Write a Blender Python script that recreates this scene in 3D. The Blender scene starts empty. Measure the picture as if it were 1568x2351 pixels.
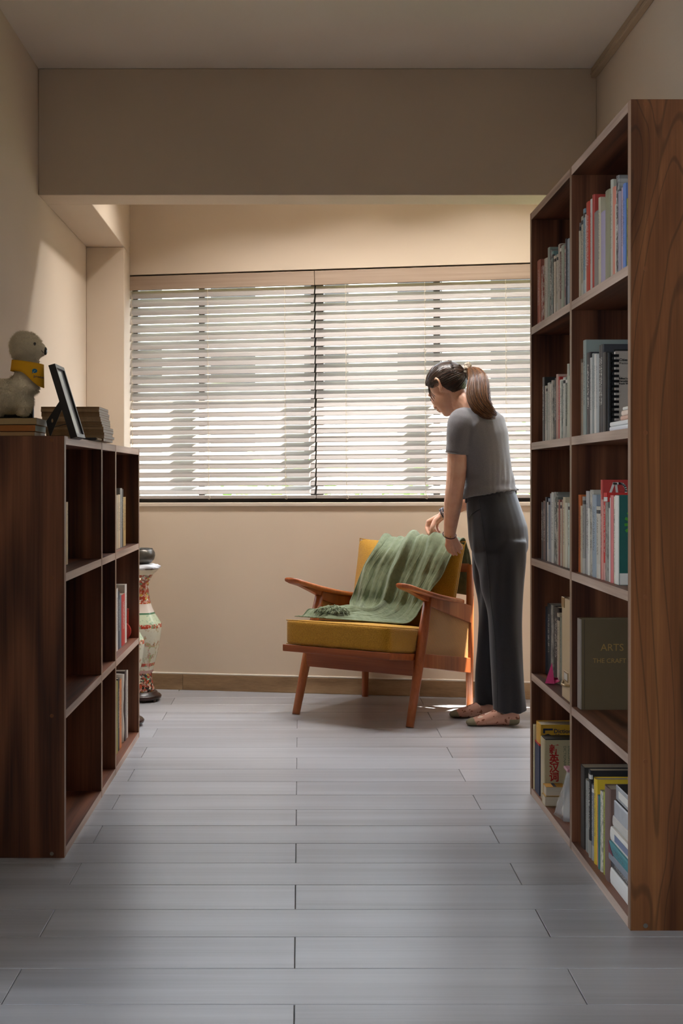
import bpy, bmesh, math, random
from mathutils import Vector, Matrix, noise as mnoise
random.seed(7)
R = math.radians
scene = bpy.context.scene
C = scene.collection
# ------------------------------------------------------------------ camera
F = 3056.0            # focal length in pixels of the 1568x2351 frame
VX, VY = 688.0, 1097.0  # where the viewing axis meets the frame (shift lens)
CH = 1.078            # camera height
cam_d = bpy.data.cameras.new('camera')
cam = bpy.data.objects.new('camera', cam_d); C.objects.link(cam)
cam.location = (0, 0, CH); cam.rotation_euler = (R(90), 0, 0)
cam_d.sensor_fit = 'HORIZONTAL'; cam_d.sensor_width = 36.0
cam_d.lens = 36.0 * F / 1568.0
cam_d.shift_x = (784.0 - VX) / 1568.0
cam_d.shift_y = (VY - 1175.5) / 1568.0
cam_d.clip_end = 500
scene.camera = cam
# ------------------------------------------------------------------ world, sun, exposure
scene.view_settings.view_transform = 'Standard'
scene.view_settings.look = 'None'
scene.view_settings.gamma = 1.0
scene.view_settings.use_curve_mapping = False
scene.view_settings.exposure = 0.5
scene.cycles.use_denoising = True
scene.cycles.use_adaptive_sampling = True
scene.cycles.adaptive_threshold = 0.1
scene.cycles.adaptive_min_samples = 32
scene.cycles.max_bounces = 7
scene.cycles.diffuse_bounces = 4
scene.cycles.glossy_bounces = 3
scene.cycles.transparent_max_bounces = 12
scene.cycles.sample_clamp_indirect = 6.0
world = bpy.data.worlds.new('sky'); scene.world = world; world.use_nodes = True
wn = world.node_tree.nodes; wl = world.node_tree.links
wn['Background'].inputs[0].default_value = (0.78, 0.88, 1.0, 1)
wn['Background'].inputs[1].default_value = 7.0
SUN_DIR = Vector((-0.50, -0.15, -1.0)).normalized()
sun_d = bpy.data.lights.new('sun', 'SUN'); sun_d.energy = 34.0; sun_d.angle = R(0.53)
sun_d.color = (1.0, 0.93, 0.82)
sun = bpy.data.objects.new('sun', sun_d); C.objects.link(sun)
sun.rotation_euler = SUN_DIR.to_track_quat('-Z', 'Y').to_euler()
sun.location = (4, 9, 12)
def area(name, loc, rot, sx, sy, energy, color, portal=False):
    d = bpy.data.lights.new(name, 'AREA'); d.shape = 'RECTANGLE'; d.size = sx; d.size_y = sy
    d.energy = energy; d.color = color
    d.cycles.is_portal = portal
    o = bpy.data.objects.new(name, d); C.objects.link(o); o.location = loc; o.rotation_euler = rot
    return o
# daylight entering through the side window of the front room, left of and behind the camera
fw = area('front_room_window_daylight', (-3.72, 0.2, 1.5), (R(62), 0, R(-90)), 2.2, 1.25, 34.0, (0.68, 0.82, 1.0)); fw.data.spread = R(140)
# ------------------------------------------------------------------ coordinates
def P(px, py, Y):
    return Vector(((px - VX) * Y / F, Y, CH - (py - VY) * Y / F))
WY0, WSL = 6.675, -0.17                     # far wall: Y = WY0 + WSL * X
_wn = math.sqrt(1 + WSL * WSL)
WS = Vector((1 / _wn, WSL / _wn, 0)); WN = Vector((-WSL / _wn, 1 / _wn, 0))
def W(s, n, z):
    return Vector((0, WY0, 0)) + WS * s + WN * n + Vector((0, 0, z))
def wall_s(px):
    k = (px - VX) / F
    return k * WY0 / (1 - WSL * k) / WS.x
# ------------------------------------------------------------------ colour + nodes
def lin(c):
    return c / 12.92 if c <= 0.04045 else ((c + 0.055) / 1.055) ** 2.4
def hexc(h, g=1.0):
    h = h.lstrip('#')
    return tuple(min(0.9, lin(int(h[i:i + 2], 16) / 255.0) * g) for i in (0, 2, 4)) + (1.0,)
MATS = {}
class NT:
    def __init__(s, name):
        m = bpy.data.materials.new(name); m.use_nodes = True
        s.m = m; s.t = m.node_tree; s.b = s.t.nodes['Principled BSDF']
        MATS[name] = m
    def n(s, typ, **kw):
        nd = s.t.nodes.new('ShaderNode' + typ)
        for k, v in kw.items():
            if k.startswith('i_'):
                key = k[2:]
                key = int(key) if key.isdigit() else key.replace('_', ' ')
                nd.inputs[key].default_value = v
            else: setattr(nd, k, v)
        return nd
    def l(s, a, b): s.t.links.new(a, b)
    def coord(s, scale=(1, 1, 1), kind='Object', rnd=0.0, rot=(0, 0, 0)):
        tc = s.n('TexCoord'); mp = s.n('Mapping'); mp.inputs['Scale'].default_value = scale
        mp.inputs['Rotation'].default_value = rot
        src = tc.outputs[kind]
        if rnd:
            oi = s.n('ObjectInfo'); mu = s.n('Math', operation='MULTIPLY'); mu.inputs[1].default_value = rnd
            s.l(oi.outputs['Random'], mu.inputs[0])
            ad = s.n('VectorMath', operation='ADD'); s.l(src, ad.inputs[0]); s.l(mu.outputs[0], ad.inputs[1])
            src = ad.outputs[0]
        s.l(src, mp.inputs[0])
        return mp.outputs[0]
    def noise(s, vec, scale, detail=4, rough=0.55, dist=0.0):
        nd = s.n('TexNoise'); s.l(vec, nd.inputs['Vector']); nd.inputs['Scale'].default_value = scale
        nd.inputs['Detail'].default_value = detail; nd.inputs['Roughness'].default_value = rough
        nd.inputs['Distortion'].default_value = dist
        return nd.outputs['Fac']
    def ramp(s, fac, stops, interp='LINEAR'):
        nd = s.n('ValToRGB'); cr = nd.color_ramp; cr.interpolation = interp
        while len(cr.elements) < len(stops): cr.elements.new(0.5)
        for e, (p, c) in zip(cr.elements, stops):
            e.position = p; e.color = c if len(c) == 4 else tuple(c) + (1,)
        s.l(fac, nd.inputs[0]); return nd.outputs[0]
    def math(s, op, a, b=None, clamp=False):
        nd = s.n('Math', operation=op, use_clamp=clamp)
        for i, x in enumerate((a, b)):
            if x is None: continue
            if isinstance(x, (int, float)): nd.inputs[i].default_value = x
            else: s.l(x, nd.inputs[i])
        return nd.outputs[0]
    def mix(s, fac, a, b, blend='MIX'):
        nd = s.n('Mix', data_type='RGBA', blend_type=blend)
        for sock, x in ((nd.inputs[0], fac), (nd.inputs[6], a), (nd.inputs[7], b)):
            if isinstance(x, (int, float)): sock.default_value = x
            elif isinstance(x, tuple): sock.default_value = x if len(x) == 4 else x + (1,)
            else: s.l(x, sock)
        return nd.outputs[2]
    def bump(s, h, strength=0.2, dist=0.002):
        nd = s.n('Bump'); nd.inputs['Strength'].default_value = strength; nd.inputs['Distance'].default_value = dist
        s.l(h, nd.inputs['Height']); s.l(nd.outputs[0], s.b.inputs['Normal'])
    def col(s, c):
        if isinstance(c, tuple): s.b.inputs['Base Color'].default_value = c if len(c) == 4 else c + (1,)
        else: s.l(c, s.b.inputs['Base Color'])
    def set(s, rough=0.5, spec=0.5, metal=0.0, **kw):
        s.b.inputs['Roughness'].default_value = rough; s.b.inputs['Specular IOR Level'].default_value = spec
        s.b.inputs['Metallic'].default_value = metal
        for k, v in kw.items(): s.b.inputs[k.replace('_', ' ')].default_value = v
        return s.m
def plain(name, c, rough=0.5, spec=0.4, metal=0.0, var=0.0, vscale=8, bump=0.0, bscale=200):
    t = NT(name); c = hexc(c) if isinstance(c, str) else tuple(c)[:3] + (1,)
    if var:
        f = t.noise(t.coord(), vscale, 5)
        t.col(t.ramp(f, [(0.3, tuple(x * (1 - var) for x in c[:3])), (0.7, tuple(min(1, x * (1 + var)) for x in c[:3]))]))
    else: t.col(c)
    if bump: t.bump(t.noise(t.coord(), bscale, 4), bump, 0.002)
    return t.set(rough, spec, metal)
# ------------------------------------------------------------------ mesh building
class MB:
    def __init__(s): s.v = []; s.f = []; s.mi = []; s.cur = 0
    def add(s, vs, fs):
        o = len(s.v); s.v += [tuple(v) for v in vs]
        for f in fs: s.f.append(tuple(i + o for i in f)); s.mi.append(s.cur)
        return s
    def box(s, x0, x1, y0, y1, z0, z1, M=None):
        vs = [Vector(p) for p in ((x0, y0, z0), (x1, y0, z0), (x1, y1, z0), (x0, y1, z0), (x0, y0, z1), (x1, y0, z1), (x1, y1, z1), (x0, y1, z1))]
        if M is not None: vs = [M @ v if isinstance(M, Matrix) else M(*v) for v in vs]
        return s.add(vs, [(0, 3, 2, 1), (4, 5, 6, 7), (0, 1, 5, 4), (1, 2, 6, 5), (2, 3, 7, 6), (3, 0, 4, 7)])
    def hexa(s, p):       # 8 points: bottom 4 ccw, top 4 ccw
        return s.add(p, [(0, 3, 2, 1), (4, 5, 6, 7), (0, 1, 5, 4), (1, 2, 6, 5), (2, 3, 7, 6), (3, 0, 4, 7)])
    def loft(s, rings, cap=True, closed=False):
        n = len(rings[0]); vs = [p for r in rings for p in r]; fs = []
        m = len(rings)
        for i in range(m if closed else m - 1):
            j = (i + 1) % m
            for k in range(n):
                k2 = (k + 1) % n
                fs.append((i * n + k, i * n + k2, j * n + k2, j * n + k))
        if cap and not closed:
            fs.append(tuple(range(n - 1, -1, -1))); fs.append(tuple((m - 1) * n + k for k in range(n)))
        return s.add(vs, fs)
    def tube(s, pts, rad, n=10, ref=None, cap=True, round_ends=False, closed=False):
        pts = [Vector(p) for p in pts]
        if not isinstance(rad, (list, tuple)): rad = [rad] * len(pts)
        rad = [r if isinstance(r, (list, tuple)) else (r, r) for r in rad]
        if round_ends:
            d0 = (pts[0] - pts[1]).normalized(); d1 = (pts[-1] - pts[-2]).normalized()
            r0, r1 = rad[0], rad[-1]; q0, q1 = pts[0], pts[-1]
            A = [(0.98, 0.2), (0.8, 0.6), (0.45, 0.89)]
            pts = [q0 + d0 * max(r0) * a for a, b in A] + pts + [q1 + d1 * max(r1) * a for a, b in A[::-1]]
            rad = [(r0[0] * b, r0[1] * b) for a, b in A] + list(rad) + [(r1[0] * b, r1[1] * b) for a, b in A[::-1]]
        m = len(pts); rings = []; prev = None
        for i in range(m):
            if closed: t = pts[(i + 1) % m] - pts[i - 1]
            else: t = pts[min(i + 1, m - 1)] - pts[max(i - 1, 0)]
            t = t.normalized() if t.length > 1e-9 else Vector((0, 0, 1))
            if prev is None:
                r = Vector(ref) if ref is not None else (Vector((0, 0, 1)) if abs(t.z) < 0.9 else Vector((1, 0, 0)))
            else: r = prev
            a = r - t * r.dot(t)
            a = a.normalized() if a.length > 1e-6 else t.orthogonal().normalized()
            prev = a; b = t.cross(a)
            rings.append([pts[i] + a * rad[i][0] * math.cos(2 * math.pi * k / n) + b * rad[i][1] * math.sin(2 * math.pi * k / n) for k in range(n)])
        return s.loft(rings, cap, closed)
    def lathe(s, prof, n=32, c=(0, 0, 0), fn=None):
        rings = []
        for r, z in prof:
            rings.append([Vector((c[0] + (fn(2 * math.pi * k / n, z) if fn else 1) * r * math.cos(2 * math.pi * k / n), c[1] + (fn(2 * math.pi * k / n, z) if fn else 1) * r * math.sin(2 * math.pi * k / n), c[2] + z)) for k in range(n)])
        return s.loft(rings, True)
    def ellipsoid(s, c, ax, n=20, m=12):
        # ax: three vectors
        c = Vector(c); rings = []
        for i in range(1, m):
            th = math.pi * i / m
            rings.append([c + ax[2] * math.cos(th) + (ax[0] * math.cos(2 * math.pi * k / n) + ax[1] * math.sin(2 * math.pi * k / n)) * math.sin(th) for k in range(n)])
        return s.loft(rings[::-1], True)
    def mesh(s, name):
        me = bpy.data.meshes.new(name); me.from_pydata(s.v, [], s.f); me.update()
        if any(s.mi): me.polygons.foreach_set('material_index', s.mi)
        return me
    def build(s, name, mat, parent=None, smooth=False, bevel=0, seg=1, sub=0, loc=None, solid=0):
        me = s.mesh(name)
        return mkobj(name, me, mat, parent, smooth, bevel, seg, sub, loc, solid)
def mkobj(name, me, mat, parent=None, smooth=False, bevel=0, seg=1, sub=0, loc=None, solid=0):
    o = bpy.data.objects.new(name, me); C.objects.link(o)
    for m in (mat if isinstance(mat, (list, tuple)) else [mat]):
        if len(me.materials) < 8 and m is not None: me.materials.append(MATS[m] if isinstance(m, str) else m)
    if smooth: me.polygons.foreach_set('use_smooth', [True] * len(me.polygons))
    if parent is not None: o.parent = parent
    if loc is not None: o.location = loc
    if solid:
        md = o.modifiers.new('solid', 'SOLIDIFY'); md.thickness = solid; md.offset = 0
    if bevel:
        md = o.modifiers.new('bevel', 'BEVEL'); md.width = bevel; md.segments = seg; md.limit_method = 'ANGLE'
        md.angle_limit = R(40)
        if seg > 1 and not smooth:
            me.polygons.foreach_set('use_smooth', [True] * len(me.polygons)); md.harden_normals = True
    if sub:
        md = o.modifiers.new('sub', 'SUBSURF'); md.levels = sub; md.render_levels = sub
    return o
def tag(o, label=None, cat=None, group=None, kind=None):
    if label: o['label'] = label
    if cat: o['category'] = cat
    if group: o['group'] = group
    if kind: o['kind'] = kind
    return o
def thing(name, label, cat, loc=(0, 0, 0), rz=0, group=None):
    o = bpy.data.objects.new(name, None); C.objects.link(o); o.location = loc; o.rotation_euler = (0, 0, rz)
    o.empty_display_size = 0.05
    return tag(o, label, cat, group)
def bake(o):
    """apply the modifiers of o into its mesh"""
    dg = bpy.context.evaluated_depsgraph_get(); dg.update()
    me = bpy.data.meshes.new_from_object(o.evaluated_get(dg))
    old = o.data; o.modifiers.clear(); o.data = me; bpy.data.meshes.remove(old)
    return o
def remesh(o, voxel, smooth_it=8, fac=0.5):
    md = o.modifiers.new('r', 'REMESH'); md.mode = 'VOXEL'; md.voxel_size = voxel; md.use_smooth_shade = True
    if smooth_it:
        sm = o.modifiers.new('s', 'SMOOTH'); sm.iterations = smooth_it; sm.factor = fac
    return bake(o)
def smoothstep(a, b, x):
    t = max(0, min(1, (x - a) / (b - a))); return t * t * (3 - 2 * t)
def catmull(pts, n):
    """resample control points (tuples) with a Catmull-Rom curve to n points"""
    P_ = [Vector(p) for p in pts]; out = []
    m = len(P_) - 1
    for i in range(n):
        u = i / (n - 1) * m; k = min(int(u), m - 1); t = u - k
        p0 = P_[max(k - 1, 0)]; p1 = P_[k]; p2 = P_[k + 1]; p3 = P_[min(k + 2, m)]
        out.append(0.5 * ((2 * p1) + (p2 - p0) * t + (2 * p0 - 5 * p1 + 4 * p2 - p3) * t * t + (3 * p1 - p0 - 3 * p2 + p3) * t ** 3))
    return out
_font_cache = {}
def text(name, body, size, M, mat, parent=None, depth=0.0002, align='LEFT', space=1.0, bold=0.0, xs=1.0):
    cu = bpy.data.curves.new(name, 'FONT'); cu.body = body; cu.size = size; cu.extrude = depth; cu.align_x = align
    cu.space_character = space; cu.offset = bold; cu.resolution_u = 3
    o = bpy.data.objects.new(name, cu); C.objects.link(o)
    dg = bpy.context.evaluated_depsgraph_get(); dg.update()
    me = bpy.data.meshes.new_from_object(o.evaluated_get(dg))
    bpy.data.objects.remove(o)
    me.transform(M @ Matrix.Diagonal((xs, 1, 1, 1)))
    return mkobj(name, me, mat, parent)
# ------------------------------------------------------------------ surface materials
def paint(name, c, var=0.04):
    t = NT(name); f = t.noise(t.coord(), 1.7, 1)
    c = hexc(c)
    t.col(t.ramp(f, [(0.3, tuple(x * (1 - var) for x in c[:3])), (0.7, tuple(x * (1 + var) for x in c[:3]))]))
    return t.set(0.75, 0.25)
paint('wall_paint', '#d9c8b3'); paint('rear_paint', '#7d6248'); paint('ceiling_paint', '#e6dccf'); paint('soffit_paint', '#d2b490')
def wood(name, stops, grain='z', fine=1.0, rings=7.0, rough=0.45, spec=0.4, rnd=9.0, figure=1.0, coat=0.0):
    t = NT(name)
    sc = {'z': (1, 1, 0.09), 'y': (1, 0.09, 1), 'x': (0.09, 1, 1)}[grain]
    v = t.coord(sc, rnd=rnd)
    big = t.noise(v, 4.5 * figure, 2, 0.45, 0.3)
    wav = t.math('SINE', t.math('MULTIPLY', big, rings * 6.283))
    sc2 = {'z': (1, 1, 0.02), 'y': (1, 0.02, 1), 'x': (0.02, 1, 1)}[grain]
    v2 = t.coord(sc2, rnd=rnd)
    fib = t.noise(v2, 160 * fine, 2, 0.7)
    mid = t.noise(v2, 34 * fine, 3, 0.6)
    a = t.math('MULTIPLY', wav, 0.16); b = t.math('MULTIPLY', fib, 0.34); c = t.math('MULTIPLY', mid, 0.62)
    h = t.math('ADD', t.math('ADD', a, b), c, True)
    t.col(t.ramp(h, stops))
    m = t.set(rough, spec)
    if coat: t.b.inputs['Coat Weight'].default_value = coat; t.b.inputs['Coat Roughness'].default_value = 0.3
    return m
WAL = [(0.22, hexc('#3a2016')), (0.45, hexc('#613a28')), (0.62, hexc('#7d4d35')), (0.85, hexc('#966244'))]
wood('walnut_upright', WAL, 'z'); wood('walnut_shelf', WAL, 'y')
t = NT('walnut_figured'); v = t.coord((1, 1, 0.2)); big = t.noise(v, 4.0, 2, 0.4, 0.8)
wv_ = t.math('SINE', t.math('MULTIPLY', big, 84.0)); v2 = t.coord((1, 1, 0.02)); fib = t.noise(v2, 150, 3, 0.7); mid = t.noise(v2, 24, 3, 0.6)
base_ = t.ramp(t.math('ADD', t.math('MULTIPLY', fib, 0.4), t.math('MULTIPLY', mid, 0.6)), [(0.25, hexc('#55301a')), (0.5, hexc('#7d4e2d')), (0.75, hexc('#99683d'))])
zone = t.ramp(big, [(0.34, hexc('#b0a298')), (0.5, (1, 1, 1)), (0.68, hexc('#c4b2a2'))])
base_ = t.mix(1.0, base_, zone, 'MULTIPLY')
t.col(t.mix(t.math('MULTIPLY', t.ramp(wv_, [(0.80, (0, 0, 0)), (1.0, (1, 1, 1))]), 0.45), base_, hexc('#27140b')))
t.set(0.45, 0.4)
wood('walnut_edge', [(0.2, hexc('#947a69')), (0.5, hexc('#bda392')), (0.85, hexc('#d6bfae'))], 'y', rough=0.5)
wood('walnut_edge_upright', [(0.2, hexc('#7a5c48')), (0.5, hexc('#997a64')), (0.85, hexc('#b0937c'))], 'z', rough=0.5)
wood('cherry', [(0.2, hexc('#8a4422')), (0.5, hexc('#ad5e31')), (0.85, hexc('#c37a47'))], 'z', rings=3, rough=0.38, spec=0.5)
wood('cherry_rail', [(0.2, hexc('#8a4422')), (0.5, hexc('#ad5e31')), (0.85, hexc('#c37a47'))], 'x', rings=3, rough=0.38, spec=0.5)
wood('baseboard_tile', [(0.2, hexc('#7d6347')), (0.5, hexc('#9a7d5c')), (0.85, hexc('#b19574'))], 'x', rings=4)
wood('dark_rosewood', [(0.2, hexc('#1c0e0a')), (0.6, hexc('#38201a')), (0.9, hexc('#4d2e25'))], 'x', rough=0.3, spec=0.5)
wood('plank_tile', [(0.25, hexc('#98989c')), (0.5, hexc('#a7a8ad')), (0.75, hexc('#b4b5ba'))], 'x', rings=2.0, fine=0.7, rough=0.33, spec=0.62)
wood('blind_slat_wood', [(0.25, hexc('#aaa29d')), (0.55, hexc('#b9b2ad')), (0.85, hexc('#c4beb9'))], 'x', rings=1.5, rough=0.45)
wood('valance_wood', [(0.25, hexc('#a38d7a')), (0.55, hexc('#b7a28e')), (0.85, hexc('#c4b09c'))], 'x', rings=1.5, rough=0.5)
plain('grout', '#807e7c', 0.8, var=0.1); plain('frame_metal', '#2c2724', 0.45, 0.5)
plain('sill_paint', '#d9cbbb', 0.6); plain('caulk', '#e4dccf', 0.6); plain('cord', '#d8cbb4', 0.8)
plain('trunking', '#b8a184', 0.55); plain('concrete', '#cfc8bd', 0.9, var=0.12, vscale=1.5)
plain('lawn', '#5c6a3c', 0.95, var=0.2, vscale=1.5)
plain('hedge_leaf', '#6f9440', 0.7, var=0.35, vscale=9)
t = NT('window_glass'); nd = t.t.nodes; out = [x for x in nd if x.type == 'OUTPUT_MATERIAL'][0]
tr = t.n('BsdfTransparent'); gl = t.n('BsdfGlossy'); gl.inputs['Roughness'].default_value = 0.02
lw = t.n('LayerWeight'); fc = t.math('ADD', t.math('MULTIPLY', t.math('POWER', lw.outputs['Facing'], 5.0), 0.5), 0.035); mx = t.n('MixShader')
t.l(fc, mx.inputs[0]); t.l(tr.outputs[0], mx.inputs[1]); t.l(gl.outputs[0], mx.inputs[2]); t.l(mx.outputs[0], out.inputs[0])
# ------------------------------------------------------------------ shell
XL, XR, ZC, YB, YD = -1.06, 1.204, 2.738, -3.0, 2.55   # YD: where the bay opens to the wider front room
BY0, BY1, BZ, PX1, PY0 = 5.397, 5.586, 2.224, -0.871, 6.608
def struct(o): return tag(o, kind='structure')
fl = struct(MB().box(XL - 0.1, 2.2, YD - 0.6, 7.05, -0.08, -0.0035).box(-3.9, 3.5, YB, YD - 0.6, -0.08, 0.0).build('floor', 'grout'))
rowY = 3.7255; k = -9
while True:
    y0, y1 = rowY + k * 0.2, rowY + (k + 1) * 0.2
    if y0 > 6.9: break
    if y0 > YD - 0.55:
        j0 = -0.011 if k % 2 == 0 else -0.611
        x = j0 - 1.2
        xe_ = XR + 0.05 if y1 < BY1 else 2.08
        while x < xe_:
            a, b = max(x, XL - 0.05), min(x + 1.2, xe_)
            if b - a > 0.02:
                g = 0.0011; c = 0.0009; z = random.uniform(-0.0003, 0.0002)
                y1c = min(y1, 7.0)
                xa, xb, ya, yb = a + g, b - g, y0 + g, y1c - g
                vs = [(xa, ya, -0.004), (xb, ya, -0.004), (xb, yb, -0.004), (xa, yb, -0.004), (xa, ya, z - c), (xb, ya, z - c), (xb, yb, z - c), (xa, yb, z - c),
                      (xa + c, ya + c, z), (xb - c, ya + c, z), (xb - c, yb - c, z), (xa + c, yb - c, z)]
                fs = [(0, 1, 5, 4), (1, 2, 6, 5), (2, 3, 7, 6), (3, 0, 4, 7), (4, 5, 9, 8), (5, 6, 10, 9), (6, 7, 11, 10), (7, 4, 8, 11), (8, 9, 10, 11)]
                MB().add(vs, fs).build('tile', 'plank_tile', fl)
            x += 1.2
    k += 1
wl_ = MB().box(XL - 0.15, XL, YD, 7.0, -0.08, ZC + 0.12).box(-3.95, XL - 0.15, YD, YD + 0.15, -0.08, ZC + 0.12)
for q in ((YB, -0.9, 0, ZC), (1.3, YD, 0, ZC), (-0.9, 1.3, 0, 0.875), (-0.9, 1.3, 2.125, ZC)): wl_.box(-3.9, -3.78, *q)
struct(wl_.build('wall_left', 'wall_paint'))
struct(MB().box(XR, XR + 0.15, YD, BY1, -0.08, ZC + 0.12).box(XR + 0.15, 2.2, BY1 - 0.12, BY1, -0.08, ZC + 0.12).box(2.06, 2.2, BY1, 6.32, -0.08, ZC + 0.12).box(XR + 0.15, 3.5, YD, YD + 0.15, -0.08, ZC + 0.12).box(3.4, 3.5, YB, YD, -0.08, ZC + 0.12).build('wall_right', 'wall_paint'))
cp = [W(-1.25, 0.06, 0), W(2.23, 0.06, 0)]
cm = MB().hexa([Vector((x, y, z)) for z in (ZC, ZC + 0.12) for x, y in ((XL - 0.15, YD), (2.2, YD), (2.2, cp[1].y), (XL - 0.15, cp[0].y))])
struct(cm.box(-3.95, 3.5, YB - 0.15, YD, ZC, ZC + 0.12).build('ceiling', 'ceiling_paint'))
struct(MB().box(-3.95, 3.5, YB - 0.12, YB, -0.08, ZC + 0.12).build('wall_rear', 'rear_paint'))
bm_ = MB().box(XL, XR, BY0, BY1, BZ, ZC).box(XL, PX1, BY1, 6.9, BZ, ZC)
struct(bm_.build('ceiling_beam', 'wall_paint', bevel=0.004, seg=2))
struct(MB().box(XL, PX1, PY0, 6.95, 0, BZ).build('wall_pillar', 'wall_paint', bevel=0.004, seg=2))
tk = struct(MB().box(1.181, XR, YD, BY0, 2.699, ZC).build('trim_1', 'trunking', bevel=0.002))
MB().box(1.178, XR, YD, BY0, 2.7125, 2.7165).build('cover_lip', 'trunking', tk)
# far wall with its window opening, turned a little towards the right
TZ = 0.005
def Wt(s, n, z): return W(s, n, z + TZ * s)
OS0, OS1, OZ0, OZ1 = -0.8855, 1.85, 0.953, 2.122
wb = MB()
for s0, s1, z0, z1 in ((-1.25, 2.3, -0.08, OZ0), (-1.25, 2.3, OZ1, ZC + 0.12), (-1.25, OS0, OZ0, OZ1), (OS1, 2.3, OZ0, OZ1)):
    p = []
    for z in (z0, z1):
        for s, n in ((s0, 0), (s1, 0), (s1, 0.10), (s0, 0.10)):
            p.append(Wt(s, n, z) if z in (OZ0, OZ1) else W(s, n, z))
    wb.hexa(p)
struct(wb.build('wall_back', 'wall_paint'))
sl = MB().box(OS0, OS1, -0.012, 0.10, OZ0 - 0.018, OZ0 + 0.002, Wt); struct(sl.build('trim_2', 'sill_paint', bevel=0.003))
struct(MB().box(OS0, 1.62, 0.10, 0.222, 2.285, 2.345, Wt).build('trim_3', 'concrete'))       # outside ledge above the window
bb = struct(MB().box(-0.9, 2.08, -0.004, 0.0, 0.0, 0.088, W).build('baseboard_back', 'caulk'))
for s0, s1 in ((-0.9, wall_s(421)), (wall_s(421), wall_s(421) + 1.2), (wall_s(421) + 1.2, 2.08)):
    MB().box(s0 + 0.0008, s1 - 0.0008, -0.013, -0.003, 0.0005, 0.079, W).build('tile', 'baseboard_tile', bb, bevel=0.001)
MB().box(-0.9, 2.08, -0.011, 0.0, 0.0795, 0.0875, W).build('caulk_strip', 'caulk', bb, bevel=0.002)
def s_at(px, n):
    kx = (px - VX) / F; tt = (n + WY0 * WN.y) / (kx * WN.x + WN.y)
    return (Vector((tt * kx, tt, 0)) - Vector((0, WY0, 0))).dot(WS)
# ------------------------------------------------------------------ window with dark frame and panes
win = bpy.data.objects.new('window_1', None); C.objects.link(win); win.location = W(0.15, 0.1, OZ0); struct(win)
bpy.context.view_layer.update()
wi = win.matrix_world.inverted()
def wbox(name, mat, s0, s1, n0, n1, z0, z1, bevel=0.002):
    m = MB().box(s0, s1, n0, n1, z0, z1, lambda a, b, c: wi @ Wt(a, b, c)); return m.build(name, mat, win, bevel=bevel)
FN0, FN1 = 0.052, 0.098
z0, z1 = OZ0 + 0.002, OZ1
wbox('bottom_track', 'frame_metal', OS0, OS1, 0.048, FN1, z0, z0 + 0.022); wbox('top_track', 'frame_metal', OS0, OS1, FN0, FN1, z1 - 0.03, z1)
m1, m2, m3 = s_at(465, 0.07), s_at(729, 0.07), s_at(1003, 0.07)
cuts = [(OS0, OS0 + 0.03), (m1 - 0.016, m1 + 0.016), (m2 - 0.033, m2 + 0.033), (m3 - 0.017, m3 + 0.017), (OS1 - 0.03, OS1)]
for a, b in cuts: wbox('stile', 'frame_metal', a, b, FN0, FN1, z0 + 0.022, z1 - 0.03)
for i in range(4): wbox('pane', 'window_glass', cuts[i][1] - 0.004, cuts[i + 1][0] + 0.004, 0.075, 0.079, z0 + 0.018, z1 - 0.026, 0)
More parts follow.
